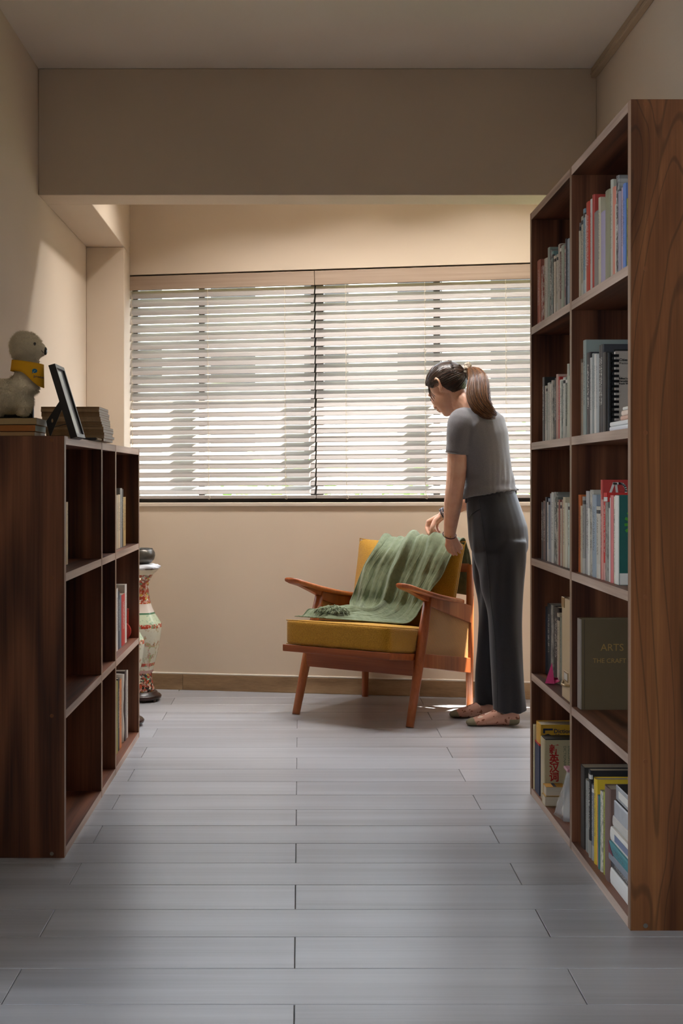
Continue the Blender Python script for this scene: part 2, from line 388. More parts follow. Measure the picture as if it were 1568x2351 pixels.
# ------------------------------------------------------------------ venetian blinds
SL_N, SL_P, SL_W, TILT = 24, 0.0437, 0.05, 56.0
def blind(s0, s1, v0, v1, cords, label):
    sc = 0.5 * (s0 + s1); hw = 0.5 * (s1 - s0)
    b = thing('venetian_blind', label, 'blind', Wt(sc, 0.022, 0.0), math.atan(WSL), 'wooden venetian blinds at the window')
    b.rotation_euler = (0, -math.atan(TZ), math.atan(WSL))
    v = MB().box(v0 - sc, v1 - sc, -0.018, -0.004, 2.043, 2.115); v.build('valance', 'valance_wood', b, bevel=0.003, seg=2)
    MB().box(-hw, hw, -0.004, 0.045, 2.06, 2.112).build('headrail', 'sill_paint', b)
    ca, sa = math.cos(R(TILT)), math.sin(R(TILT))
    sm = MB(); pts = []
    prof = [(-1, -0.0013), (-0.5, -0.0009), (0, -0.0007), (0.5, -0.0009), (1, -0.0013), (1, 0.0013), (0.5, 0.0017), (0, 0.0019), (-0.5, 0.0017), (-1, 0.0013)]
    rings = []
    for x in (-hw, hw):
        rings.append([Vector((x, q * SL_W / 2 * ca - h * sa, q * SL_W / 2 * sa + h * ca)) for q, h in prof])
    sm.loft(rings)
    me = sm.mesh('slat'); me.materials.append(MATS['blind_slat_wood'])
    for i in range(SL_N):
        o = bpy.data.objects.new('slat', me); C.objects.link(o); o.parent = b
        o.location = (random.uniform(-0.0015, 0.0015), 0, 2.021 - SL_P * i)
        o.rotation_euler = (R(random.uniform(-1.6, 1.6)) + (R(-9) if i == SL_N - 1 else 0), 0, 0)
    MB().box(-hw, hw, -0.024, 0.026, 0.9735, 0.9905).build('bottom_rail', 'blind_slat_wood', b, bevel=0.003, seg=2)
    for px in cords:
        x = s_at(px, 0.0) - sc; m = MB(); e = SL_W / 2 * ca
        lo = -e - 0.001
        m.tube([(x, lo, 2.05), (x, lo, 0.985)], 0.0009, 5); m.tube([(x, e + 0.001, 2.05), (x, e + 0.001, 0.985)], 0.0009, 5)
        for i in range(SL_N):
            zc = 2.021 - SL_P * i
            m.tube([(x + 0.004, lo - 0.001, zc - SL_W / 2 * sa + 0.001), (x, e, zc + SL_W / 2 * sa - 0.003)], 0.0008, 4)
            m.tube([(x + 0.004, lo - 0.0015, zc - SL_W / 2 * sa - 0.006), (x + 0.0055, lo - 0.002, zc - SL_W / 2 * sa + 0.006)], 0.0011, 4)
        m.build('ladder_cord', 'cord', b)
        pts = [(x - 0.007, -0.026, 0.989), (x - 0.002, -0.029, 0.9935), (x + 0.008, -0.03, 0.990), (x + 0.014, -0.029, 0.980), (x + 0.009, -0.028, 0.9705), (x + 0.001, -0.027, 0.974)]
        MB().tube(pts, 0.0014, 5).build('cord_knot', 'cord', b)
    return b
sj = wall_s(726)
blind(OS0 + 0.004, sj - 0.004, OS0 + 0.002, sj - 0.001, (305, 480, 657), 'pale wooden venetian blind over the window half beside the pillar')
blind(sj + 0.005, 1.27, sj + 0.001, 1.275, (797, 979, 1165), 'pale wooden venetian blind behind the standing woman')
# ------------------------------------------------------------------ outside
tag(MB().box(-40, 40, 7.3, 90, -3.3, -3.05).build('ground_outside', 'lawn'), kind='structure')
bl = thing('apartment_block', 'pale apartment block far beyond the window blinds', 'building', (4, 60, -3.05))
MB().box(-30, 22, 0, 8, 0, 16).build('facade', 'caulk', bl)
for i in range(4):
    for j in range(12):
        MB().box(-29 + j * 4.2, -27 + j * 4.2, -0.15, 0.05, 1.2 + i * 3.6, 2.7 + i * 3.6).build('window', 'frame_metal', bl)
for j, (x, y, sc_) in enumerate(((-3.2, 15.5, 0.9), (0.2, 16.2, 1.0), (3.6, 15.8, 1.1))):
    m = MB()
    rr = random.Random(j)
    for q in range(420):
        a = rr.uniform(0, 6.28); r = sc_ * math.sqrt(rr.random()); z = rr.uniform(1.6, 4.3) * sc_
        c = Vector((r * math.cos(a) * 1.5, r * math.sin(a), z)); d = Vector((rr.uniform(-1, 1), rr.uniform(-1, 1), rr.uniform(-0.3, 1))).normalized()
        e = d.orthogonal().normalized() * 0.07
        m.add([c - e, c + d * 0.3 - e * 0.2, c + e, c + d.cross(e) * 0.3], [(0, 1, 2), (0, 2, 3)])
    nm = ('left-hand', 'middle', 'right-hand')[j]
    s_ = thing('garden_tree', f'{("low", "medium", "tall")[j]} green tree glimpsed outside between the blind slats', 'tree', (x, y, -3.05), 0, 'trees outside the window')
    m.build('foliage', 'hedge_leaf', s_); MB().tube([(0, 0, 0), (0.05, 0, 2.6 * sc_)], [0.05, 0.03], 6).build('stem', 'dark_rosewood', s_)

# ------------------------------------------------------------------ unseen fill lamps added to brighten the window bay (above and behind the beam)
lampm = NT('fill_lamp_diffuser'); lampm.col((0.9, 0.88, 0.84)); lampm.set(0.5, 0.3)
lampm.b.inputs['Emission Color'].default_value = (1.0, 0.90, 0.78, 1); lampm.b.inputs['Emission Strength'].default_value = 4.0; lampm.m.cycles.emission_sampling = 'NONE'
for i, (x, y, who) in enumerate(((-0.32, 5.95, 'nearest the pillar'), (0.2, 5.95, 'in the middle of the bay'), (0.85, 5.9, 'above the woman'))):
    lp = thing('fill_lamp', f'unseen round fill light added at the ceiling {who}', 'lamp', (x, y, ZC), 0, 'fill lights added in the window bay')
    MB().lathe([(0.075, -0.006), (0.085, -0.005), (0.088, 0.0), (0.07, 0.0), (0.07, -0.004)], 32).build('trim_ring', 'caulk', lp, smooth=True)
    MB().lathe([(0.005, -0.0035), (0.068, -0.0035), (0.07, -0.001)], 32).build('diffuser', 'fill_lamp_diffuser', lp, smooth=True)
    l_ = area('fill_lamp_beam', (0, 0, -0.008), (0, 0, 0), 0.13, 0.13, 6.6, (1.0, 0.965, 0.94)); l_.data.shape = 'DISK'; l_.data.spread = R(125); l_.parent = lp
# ------------------------------------------------------------------ bookcases
BT = 0.024                      # board thickness
def bookcase(label, xf, sgn, ys, levels, depth, end_mat, plugs):
    """xf: front plane, sgn: +1 body extends to +X; ys: upright centres; levels: number of compartments"""
    H = 0.391 * levels + BT
    b = thing('bookcase', label, 'bookcase', (xf, ys[0], 0))
    xa, xb = (0.0, depth) if sgn > 0 else (-depth, 0.0)
    y0 = ys[0]
    for i, y in enumerate(ys):
        u = MB().box(xa + 0.0016 * (sgn > 0), xb - 0.0016 * (sgn < 0), y - y0 - BT / 2, y - y0 + BT / 2, 0, H).build('upright', end_mat if i == 0 else 'walnut_upright', b)
        xe = (xa, xa + 0.0016) if sgn > 0 else (xb - 0.0016, xb)
        MB().box(xe[0], xe[1], y - y0 - BT / 2, y - y0 + BT / 2, 0, H).build('edge_strip', 'walnut_edge_upright', u)
        if i == 0:
            for j in range(levels + 1):
                for dx in (0.036, depth - 0.036):
                    m = MB(); zc = j * 0.391 + BT / 2; x = sgn * dx
                    m.tube([(x, -BT / 2 + 0.004, zc), (x, -BT / 2 - 0.0012, zc)], 0.0055, 14)
                    m.build('screw' if j == 0 else 'dowel_plug', 'screw_metal' if j == 0 else 'plug_wood', u)
    for j in range(levels + 1):
        for i in range(len(ys) - 1):
            a, c = ys[i] - y0 + BT / 2, ys[i + 1] - y0 - BT / 2
            s = MB().box(xa + 0.0016 * (sgn > 0), xb - 0.0016 * (sgn < 0), a, c, j * 0.391, j * 0.391 + BT).build('shelf', 'walnut_shelf', b)
            xe = (xa + 0.0004, xa + 0.0016) if sgn > 0 else (xb - 0.0016, xb - 0.0004)
            MB().box(xe[0], xe[1], a, c, j * 0.391, j * 0.391 + BT).build('edge_strip', 'walnut_edge', s)
    xk = (xb - 0.012, xb - 0.003) if sgn > 0 else (xa + 0.003, xa + 0.012)
    for i in range(len(ys) - 1):
        for j in range(levels):
            MB().box(xk[0], xk[1], ys[i] - y0 + BT / 2, ys[i + 1] - y0 - BT / 2, j * 0.391 + BT, (j + 1) * 0.391).build('back_panel', 'walnut_upright', b)
    return b
plain('screw_metal', '#8d8a84', 0.35, 0.5, 0.8); plain('plug_wood', '#7c4c2c', 0.5)
RX, RY = 0.787, (3.180, 3.867, 4.534)
LX, LY = -0.667, (3.787, 4.49, 4.83, 5.528)
bookcase('tall dark walnut bookcase full of books beside the standing woman', RX, 1, RY, 5, 0.385, 'walnut_figured', True)
bookcase('low dark walnut bookcase carrying the plush animal and photo frame', LX, -1, LY, 3, 0.36, 'walnut_upright', True)
# ------------------------------------------------------------------ books
def book_mat(name, style):
    t = NT(name); oi = t.n('ObjectInfo'); base = oi.outputs['Color']
    tc = t.n('TexCoord'); sp = t.n('SeparateXYZ'); t.l(tc.outputs['Generated'], sp.inputs[0])
    gx, gy, gz = sp.outputs
    bw = t.n('RGBToBW'); t.l(base, bw.inputs[0])
    ink = t.mix(t.math('GREATER_THAN', bw.outputs[0], 0.22), (0.75, 0.72, 0.66), (0.05, 0.045, 0.045))
    spine = t.math('LESS_THAN', gx, 0.03)
    rnd = t.math('MULTIPLY', oi.outputs['Random'], 40.0)
    def rng(v, a, b): return t.math('MULTIPLY', t.math('GREATER_THAN', v, a), t.math('LESS_THAN', v, b))
    cb = t.n('CombineXYZ'); t.l(rnd, cb.inputs[0]); t.l(t.math('MULTIPLY', gy, 4.5), cb.inputs[1]); t.l(t.math('MULTIPLY', gz, 110.0 if style != 2 else 80.0), cb.inputs[2])
    nz = t.noise(cb.outputs[0], 1.0, 1, 0.5)
    mark = t.math('MULTIPLY', t.math('GREATER_THAN', nz, 0.52), t.math('MULTIPLY', rng(gy, 0.28, 0.72), rng(gz, 0.32, 0.86)))
    mark = t.math('MULTIPLY', mark, spine)
    c = base
    if style == 2:
        band = t.math('MULTIPLY', spine, rng(gz, 0.0, 0.2))
        c = t.mix(band, c, t.mix(0.5, base, (0.7, 0.66, 0.58)))
        c = t.mix(t.math('MULTIPLY', spine, rng(gz, 0.9, 0.95)), c, ink)
    if style == 3:
        cb2 = t.n('CombineXYZ'); t.l(rnd, cb2.inputs[0]); t.l(t.math('MULTIPLY', gy, 2.0), cb2.inputs[1]); t.l(t.math('MULTIPLY', gz, 7.0), cb2.inputs[2])
        pat = t.noise(cb2.outputs[0], 1.3, 5, 0.7)
        c = t.mix(t.ramp(pat, [(0.45, (0, 0, 0)), (0.6, (1, 1, 1))]), c, t.mix(0.6, base, ink))
    if style: c = t.mix(t.math('MULTIPLY', mark, 0.6), c, ink)
    wear = t.noise(t.coord(), 25, 4)
    c = t.mix(t.math('MULTIPLY', wear, 0.12), c, (0.25, 0.22, 0.2))
    t.col(c); t.set(0.5, 0.35)
for i in range(4): book_mat('book_cover_%d' % i, i)
t = NT('book_pages'); v = t.coord((1, 1, 1)); lines = t.noise(t.coord((0.5, 900, 0.5)), 1, 1)
t.col(t.ramp(lines, [(0.3, hexc('#b8aa92')), (0.7, hexc('#d8cdb8'))])); t.set(0.8, 0.2)
t = NT('book_pages_flat'); lines = t.noise(t.coord((0.5, 0.5, 900)), 1, 1)
t.col(t.ramp(lines, [(0.3, hexc('#b8aa92')), (0.7, hexc('#ddd3c0'))])); t.set(0.8, 0.2)
BG = 1.25
def book_meshes(th, h, d, hard=True):
    """spine at x=0 facing -x, thickness along y (centred), standing from z=0"""
    ct = min(0.0022 if hard else 0.0008, th * 0.2); o = 0.003 if hard else 0.0006
    hy = th / 2
    c = MB()
    c.box(ct, d, -hy, -hy + ct, 0, h); c.box(ct, d, hy - ct, hy, 0, h)
    r = min(hy * 0.5, 0.004)          # slightly rounded spine
    n = 5; pr = []
    for k in range(n + 1):
        a = math.pi * (k / n - 0.5); pr.append((ct - (ct + r * 0.6) * math.cos(a), hy * math.sin(a)))
    pr = pr + [(ct + 0.0006, hy), (ct + 0.0006, -hy)]
    c.loft([[Vector((x, y, z)) for x, y in pr] for z in (0, h)])
    p = MB().box(ct, d - o, -hy + ct, hy - ct, o, h - o)
    return c, p
def make_book(th, h, d, colr, style, hard=True, flat=False):
    c, p = book_meshes(th, h, d, hard)
    b = c.build('book', 'book_cover_%d' % style)
    b.color = hexc(colr, BG) if isinstance(colr, str) else colr
    p.build('page_block', 'book_pages', b)
    return b
CNAMES = [((60, 60, 62), 'black'), ((110, 108, 106), 'grey'), ((170, 168, 162), 'pale grey'), ((205, 200, 188), 'white'), ((190, 176, 146), 'cream'), ((160, 50, 45), 'red'),
          ((190, 115, 100), 'salmon pink'), ((95, 80, 64), 'brown'), ((130, 75, 60), 'rust brown'), ((140, 150, 160), 'blue-grey'), ((45, 55, 75), 'navy'), ((95, 125, 130), 'teal grey'),
          ((150, 140, 165), 'lilac'), ((125, 122, 98), 'olive'), ((150, 155, 140), 'sage'), ((185, 96, 40), 'orange'), ((205, 170, 45), 'yellow'), ((45, 105, 98), 'teal'), ((92, 120, 174), 'blue'), ((45, 58, 50), 'dark green'), ((180, 105, 122), 'pink')]
def cname(h):
    h = h.lstrip('#'); r = [int(h[i:i + 2], 16) for i in (0, 2, 4)]
    return min(CNAMES, key=lambda q: sum((a - b) ** 2 for a, b in zip(r, q[0])))[1]
ORD = ['first', 'second', 'third', 'fourth', 'fifth', 'sixth', 'seventh', 'eighth', 'ninth', 'tenth', 'eleventh', 'twelfth', 'thirteenth', 'fourteenth', 'fifteenth', 'sixteenth', 'seventeenth', 'eighteenth', 'nineteenth', 'twentieth', 'twenty-first', 'twenty-second', 'twenty-third']
def book_row(items, ox, oy, sc, level, bay, shelf, xs=0.808, ylim=None):
    """items: (left, right, top, colour[, depth, lean, hard]) in a zoomed crop with origin (ox, oy) and scale sc"""
    zb = level * 0.391 + BT + 0.0004
    out = []
    items = sorted(items, key=lambda q: q[0]); prev_y = 99.0; cnt = 0
    for i, it in enumerate(items):
        l, r, tp, colr = it[:4]; dep = it[4] if len(it) > 4 and it[4] else None; lean = it[5] if len(it) > 5 else 0
        if i + 1 < len(items): r = min(r, items[i + 1][0])
        xs_i = xs
        xl, xr = ox + l / sc, ox + r / sc
        ya, yb_ = xs_i * F / (xr - VX), xs_i * F / (xl - VX)
        lo_, hi_ = (RY[0], RY[1]) if bay == 'near' else (RY[1], RY[2])
        lim = hi_ - BT / 2 - 0.002
        yb_ = min(yb_, lim, prev_y); ya = max(ya, lo_ + BT / 2 + 0.001)
        if yb_ - ya > 0.004: prev_y = ya
        th = yb_ - ya - 0.0008; ym = 0.5 * (ya + yb_)
        if th < 0.003: continue
        xs_i = xs + random.uniform(-0.002, 0.003)
        h = CH - (oy + tp / sc - VY) * ym / F - zb
        h = max(0.12, min(h, 0.352)); d = dep or min(0.27, max(0.13, h * random.uniform(0.7, 0.78)))
        st = random.choice((1, 1, 1, 2, 3, 0))
        b = make_book(th, h, d, colr, st, hard=random.random() < 0.35)
        b.location = (xs_i, ym, zb)
        if lean: b.rotation_euler = (R(lean), 0, 0); b.location.y -= 0.0
        sz = 'slim' if th < 0.014 else ('thick' if th > 0.032 else 'medium')
        tag(b, f"{sz} {cname(colr)} book, {ORD[min(cnt, 22)]} from the window, {shelf} shelf, {bay} bay of tall bookcase", 'book', f'books on the {shelf} shelf of the {bay} bay')
        out.append(b); cnt += 1
    return out
A = (1200, 200, 3.918); B_ = (1200, 740, 3.5625); D_ = (1200, 1340, 2.799)
row_n1 = book_row([(462, 488, 1230, '#6a5a4b'), (488, 510, 1222, '#857d76'), (510, 516, 1295, '#c5b9a0'), (516, 541, 1165, '#a89f88'), (541, 560, 1097, '#6f8a98'), (560, 576, 1145, '#c9c5bb'),
    (576, 607, 1035, '#b03c2c'), (607, 624, 1010, '#b5b0a8'), (624, 640, 970, '#a83c33', 0.22), (640, 682, 1120, '#7f7a74'), (682, 700, 995, '#b7ad93', 0.2), (700, 742, 1120, '#9a91a9'), (742, 782, 930, '#868269'),
    (782, 800, 835, '#aaa595', 0.22), (800, 826, 900, '#c07a66', 0.2), (826, 845, 1055, '#bfb8a6'), (845, 868, 800, '#26262a', 0.24), (868, 884, 940, '#8c8490'), (884, 906, 905, '#a58d99'), (906, 930, 870, '#5c78ae'), (930, 953, 1000, '#7f8440')], *A, 4, 'near', 'top')
row_f1 = book_row([(128, 165, 1560, '#a8614f'), (165, 187, 1610, '#7c2a24'), (187, 203, 1545, '#bba78e'), (203, 222, 1540, '#b5b2a8'), (222, 240, 1445, '#8b988d'), (240, 258, 1470, '#33383a', 0.22), (258, 275, 1480, '#6f8d8a'), (275, 286, 1530, '#3f4a48'),
    (286, 302, 1520, '#c4b9a6'), (302, 313, 1505, '#b9b0a2'), (313, 335, 1415, '#ab9f91'), (335, 350, 1420, '#5d3b35'), (350, 372, 1425, '#9aa08f'), (372, 390, 1430, '#a2383f'), (390, 403, 1365, '#33363f'), (403, 424, 1365, '#8a97a2')], *A, 4, 'far', 'top')
row_n2 = book_row([(468, 482, 300, '#6b5a4a'), (482, 498, 330, '#998a76'), (498, 522, 147, '#8f9a94', 0.27), (522, 552, 248, '#2a2b30'), (552, 570, 290, '#b9b8b2'), (570, 585, 255, '#8f938f'), (585, 600, 260, '#cfcac1'), (600, 616, 265, '#a8a7a3'),
    (616, 640, 190, '#26272a'), (640, 662, 182, '#34363b', 0.26), (662, 688, 245, '#1f2022')], *B_, 3, 'near', 'second')
row_f2 = book_row([(165, 182, 450, '#2b2d2e', 0.2), (182, 195, 520, '#b8b0a2'), (195, 207, 520, '#9aa096'), (207, 225, 495, '#a9aaa2'), (225, 240, 505, '#c9c5b8'), (240, 255, 475, '#b5b0a5'), (255, 268, 475, '#4a433c'), (268, 280, 455, '#33302e'),
    (280, 290, 425, '#c7a595'), (290, 300, 445, '#b0302a', 0.2), (300, 322, 470, '#c9c8bc'), (322, 335, 480, '#9aa39a'), (335, 347, 450, '#d0ccc0'), (347, 360, 445, '#5b6154'), (360, 371, 340, '#c4c2b0'), (371, 384, 435, '#b5b49d')], *B_, 3, 'far', 'second')
row_n3 = book_row([(442, 460, 1600, '#2a2c38'), (460, 480, 1410, '#b4602c'), (480, 495, 1500, '#b9ad94'), (495, 515, 1425, '#8d8a84'), (515, 540, 1380, '#a9a7a4'), (540, 553, 1520, '#d8d3c8'), (553, 575, 1370, '#b8b3a5'), (575, 608, 1410, '#8c9aa6'), (608, 636, 1505, '#b8b2a4'),
    (636, 650, 1288, '#b03a34', 0.23), (650, 660, 1450, '#c98a7d'), (660, 678, 1393, '#c02a25', 0.22), (678, 700, 1470, '#8e8a80'), (700, 712, 1520, '#c9c4ba'), (712, 723, 1435, '#b4b0b0'), (723, 740, 1415, '#c06a66'), (740, 762, 1425, '#d6cfb4')], *B_, 2, 'near', 'middle')
row_f3 = book_row([(150, 165, 1470, '#23262c'), (165, 185, 1460, '#5a3a38'), (185, 197, 1430, '#2d3340'), (197, 212, 1470, '#cfcac0'), (212, 222, 1440, '#8f9aa8'), (222, 238, 1400, '#9da3ab'), (238, 257, 1390, '#c9cbc6'), (257, 282, 1388, '#2f3a33', 0.22),
    (282, 297, 1470, '#b5a68f'), (297, 312, 1450, '#8b4a40'), (312, 322, 1470, '#bdb09a'), (322, 335, 1450, '#a5806a'), (335, 352, 1430, '#c8bda0'), (352, 368, 1475, '#d3cdbb'), (368, 384, 1480, '#b9c2b5')], *B_, 2, 'far', 'middle')
row_n4 = book_row([(316, 326, 150, '#6b5d4d', 0.22), (326, 355, 150, '#5f5f62', 0.27)], *D_, 1, 'near', 'fourth')
row_f4 = book_row([(115, 132, 140, '#5e4b3c'), (132, 158, 148, '#2a323d'), (158, 180, 130, '#1d2530'), (180, 195, 135, '#9a948a'), (195, 225, 150, '#2a1d18'), (225, 240, 190, '#b3a58d'), (240, 252, 215, '#8a8b7a')], *D_, 1, 'far', 'fourth', xs=0.835)
row_f5 = book_row([(65, 80, 905, '#c4b895')], *D_, 0, 'far', 'bottom', xs=0.795)
row_n5 = book_row([(376, 400, 1170, '#2a2622', 0.26), (400, 418, 1260, '#8d8f8a'), (418, 430, 1220, '#c2b6a0', 0.12), (430, 443, 1195, '#1c1c1f', 0.25), (443, 458, 1290, '#6d727a'), (458, 477, 1250, '#d0ae2c', 0.24), (477, 488, 1360, '#b5687a'), (488, 500, 1360, '#2f6a63'), (500, 512, 1330, '#c7bfae'), (512, 530, 1335, '#9fa23c'),
    (530, 566, 1305, '#6a524a', 0.2)], *D_, 0, 'near', 'bottom')
# ---- particular books with printed covers (cover faces -Y towards the reading side)
def cover_M(x, z, y, tilt=0):
    return Matrix.Translation((x, y, z)) @ Matrix.Rotation(R(90), 4, 'X')
plain('ink_dark', '#2a2826', 0.6); plain('ink_white', '#e6e0d6', 0.6); plain('ink_gold', '#c09a58', 0.4, 0.5, 0.3); plain('ink_red', '#b3231d', 0.6); plain('ink_green', '#5c6b57', 0.6); plain('ink_navy', '#2b3450', 0.6)
plain('ink_black_comb', '#131314', 0.4)
def special(name, label, x0, ya, yb, z0, h, d, colr, hard=True, cover=None, style=0):
    b = make_book(yb - ya, h, d, colr, style, hard); b.name = name
    b.location = (x0, (ya + yb) / 2, z0 + 0.0004); tag(b, label, 'book')
    return b
def ctext(b, s, size, dx, dz, mat, th, **kw):
    """text on the cover facing -Y of book b; dx from the spine, dz from its foot"""
    return text('cover_lettering', s, size, Matrix.Translation((dx, -th / 2 - 0.0003, dz)) @ Matrix.Rotation(R(90), 4, 'X'), mat, b, **kw)
def zat(py, Y): return CH - (py - VY) * Y / F
def xat(px, Y): return (px - VX) * Y / F
# AD magazine: lettering on the tall red cover
bA = [b for b in row_n3 if abs(b.data.vertices[0].co.x - 0) < 1 and b.color[0] > 0.3][0]
def find(row, h): return [b for b in row if tuple(round(x, 4) for x in b.color) == tuple(round(x, 4) for x in hexc(h, BG))][0]
bA = find(row_n3, '#b03a34'); bA['label'] = 'tall red magazine with white AD monogram, middle shelf of tall bookcase'
thA = bA.dimensions.y if False else 0.0
def bth(b): ys = [v.co.y for v in b.data.vertices]; return max(ys) - min(ys)
def bh(b): return max(v.co.z for v in b.data.vertices)
m = MB(); th = bth(bA); hh = bh(bA); yy = -th / 2 - 0.0004
x0_ = xat(1200 + 700 / 3.5625, bA.location.y - th / 2) - bA.location.x; x1_ = xat(1200 + 848 / 3.5625, bA.location.y - th / 2) - bA.location.x
zt = zat(740 + 1318 / 3.5625, bA.location.y) - bA.location.z; zb_ = zat(740 + 1392 / 3.5625, bA.location.y) - bA.location.z - 0.016
wA = (x1_ - x0_); st = 0.0062
def stroke(m, pts, w, y):
    for i in range(len(pts) - 1):
        a = Vector((pts[i][0], 0, pts[i][1])); b2 = Vector((pts[i + 1][0], 0, pts[i + 1][1])); d = (b2 - a).normalized(); n = Vector((-d.z, 0, d.x)) * w / 2
        q = [a - n - d * w * 0.3, b2 - n + d * w * 0.3, b2 + n + d * w * 0.3, a + n - d * w * 0.3]
        m.add([Vector((p.x, y + o, p.z)) for o in (0, 0.0002) for p in q], [(0, 1, 2, 3), (7, 6, 5, 4), (0, 4, 5, 1), (1, 5, 6, 2), (2, 6, 7, 3), (3, 7, 4, 0)])
stroke(m, [(x0_, zb_), (x0_ + wA * 0.30, zt), (x0_ + wA * 0.62, zt)], st, yy)
stroke(m, [(x0_ + wA * 0.42, zt), (x0_ + wA * 0.52, zb_)], st, yy)
arc = [(x0_ + wA * 0.60, zt)] + [(x0_ + wA * (0.66 + 0.32 * math.sin(a)), zb_ + (zt - zb_) * (0.5 + 0.5 * math.cos(a))) for a in [k * math.pi / 10 for k in range(11)]] + [(x0_ + wA * 0.55, zb_)]
stroke(m, arc, st, yy)
m.build('cover_lettering', 'ink_white', bA)
# green plant-cover book
ya, yb = 0.808 * F / (1200 + 790 / 3.5625 - VX), 0.808 * F / (1200 + 762 / 3.5625 - VX)
zb2 = 2 * 0.391 + BT
g = special('book', 'dark green book with a leaf picture and white foot, middle shelf of tall bookcase', 0.808, ya, yb, zb2, zat(740 + 1415 / 3.5625, ya) - zb2, 0.2, '#1f5750', False)
th = yb - ya
MB().box(0.001, 0.199, -th / 2 - 0.0006, -th / 2 - 0.0001, 0.001, 0.03).build('foot_band', 'ink_white', g)
MB().box(-0.0026, 0.0, -th / 2 + 0.001, th / 2 - 0.001, 0.001, bh(g) - 0.001).build('spine_label', 'ink_white', g)
plain('leaf_print', '#4f9a34', 0.5); m = MB()
for k in range(7):
    a = R(95 + k * 22); c0 = (0.045, 0.155)
    stroke(m, [c0, (c0[0] + 0.03 * math.cos(a), c0[1] + 0.042 * math.sin(a))], 0.007, -th / 2 - 0.0005)
m.build('leaf_picture', 'leaf_print', g)
# spiral bound report
ya = 0.812 * F / (1200 + 735 / 3.5625 - VX); yb = 0.812 * F / (1200 + 690 / 3.5625 - VX); zb3 = 3 * 0.391 + BT
h = zat(740 + 236 / 3.5625, ya + 0.004) - zb3
sp = thing('spiral_bound_report', 'grey spiral-bound report with black comb binding, second shelf of tall bookcase', 'book', (0.808, ya + 0.012, zb3 + 0.0004))
plain('report_cover', '#a89c90', 0.55); plain('paper_white', '#ddd6ca', 0.7)
MB().box(0.012, 0.21, -0.009, -0.008, 0, h).build('front_cover', 'report_cover', sp); MB().box(0.012, 0.21, -0.008, 0.006, 0.001, h - 0.001).build('page_block', 'paper_white', sp)
MB().box(0.012, 0.21, 0.006, 0.007, 0, h + 0.006).build('back_cover', 'ink_dark', sp)
MB().tube([(0.0, 0, 0.004), (0.0, 0, h - 0.004)], 0.0075, 12).build('comb_spine', 'ink_black_comb', sp)
m = MB()
for k in range(15):
    z = 0.012 + k * (h - 0.024) / 14; m.box(-0.002, 0.021, -0.0102, -0.0088, z - 0.0035, z + 0.0035)
m.build('comb_teeth', 'ink_black_comb', sp)
def sptext(s, sz, px, py, **kw):
    Y = sp.location.y - 0.01
    return text('cover_lettering', s, sz, Matrix.Translation((xat(px, Y) - sp.location.x, -0.0094, zat(py, Y) - sp.location.z)) @ Matrix.Rotation(R(90), 4, 'X'), 'ink_dark', sp, **kw)
k7 = 1 / 3.5625
sptext('Cities in', 0.0092, 1200 + 790 * k7, 740 + 316 * k7, bold=0.00025); sptext('Practices,', 0.0074, 1200 + 790 * k7, 740 + 342 * k7)
for s, y in (('Edited by', 466), ('Derudder', 487), ('Frank Wi', 508)): sptext(s, 0.0068, 1200 + 787 * k7, 740 + y * k7, bold=0.0002)
# olive art book
ya = 0.805 * F / (1200 + 378 / 2.799 - VX); yb = 0.805 * F / (1200 + 357 / 2.799 - VX); zb1 = 0.391 + BT
h = zat(1340 + 228 / 2.799, ya) - zb1
g = special('book', 'large olive brown cloth book with gold ARTS lettering, fourth shelf of tall bookcase', 0.805, ya, yb, zb1, h, 0.235, '#62533a')
th = yb - ya; Y = ya
for s, sz, px, py in (('ARTS', 0.0285, 500, 432), ('THE CRAFT', 0.0185, 450, 510)):
    ctext(g, s, sz, xat(1200 + px / 2.799, Y) - 0.805, zat(1340 + py / 2.799, Y) - zb1, 'ink_gold', th)
MB().box(0.0082, 0.0092, -th / 2 - 0.0004, -th / 2, 0.002, h - 0.002).build('hinge_groove', 'ink_dark', g)
MB().box(-0.0031, 0.0, -th / 2 + 0.0015, th / 2 - 0.0015, 0.001, h - 0.001).build('spine_label', 'report_cover', g)
# yellow dictionary and chinese dictionary
zb0 = BT
sc5 = 6.533; o5 = (1210, 1600)
ya, yb = 0.797 * F / (o5[0] + 200 / sc5 - VX), 0.797 * F / (o5[0] + 135 / sc5 - VX)
Y = ya
h = zat(o5[1] + 420 / sc5, Y) - zb0
g = special('book', 'thick yellow Dictionary with navy spine on the bottom shelf, far bay', 0.797, ya, yb, zb0, h, 0.2, '#cf9f33'); th = yb - ya
MB().box(-0.0034, 0.001, -th / 2 - 0.0006, th / 2, 0.0, h * 0.70).build('spine_label', 'ink_navy', g)
MB().box(-0.0035, 0.001, -th / 2 - 0.0007, th / 2, h * 0.70, h * 0.725).build('spine_stripe', 'ink_red', g)
for s, sz, px, py in (('Dictionary', 0.0195, 400, 545), ('of Contemporary', 0.0118, 396, 598)):
    ctext(g, s, sz, xat(o5[0] + px / sc5, Y) - 0.797, zat(o5[1] + py / sc5, Y) - zb0, 'ink_navy', th, bold=0.0003)
dx = lambda px: xat(o5[0] + px / sc5, Y) - 0.797
dz = lambda py: zat(o5[1] + py / sc5, Y) - zb0
m = MB(); yy = -th / 2 - 0.0005; hw = 0.0035
stroke(m, [(dx(378), dz(490)), (dx(255), dz(490)), (dx(255), dz(540))], 0.0065, yy)
stroke(m, [(dx(265), dz(610)), (dx(280), dz(585)), (dx(315), dz(575)), (dx(352), dz(590)), (dx(365), dz(625))], 0.008, yy)
m.build('cover_numeral', 'ink_navy', g)
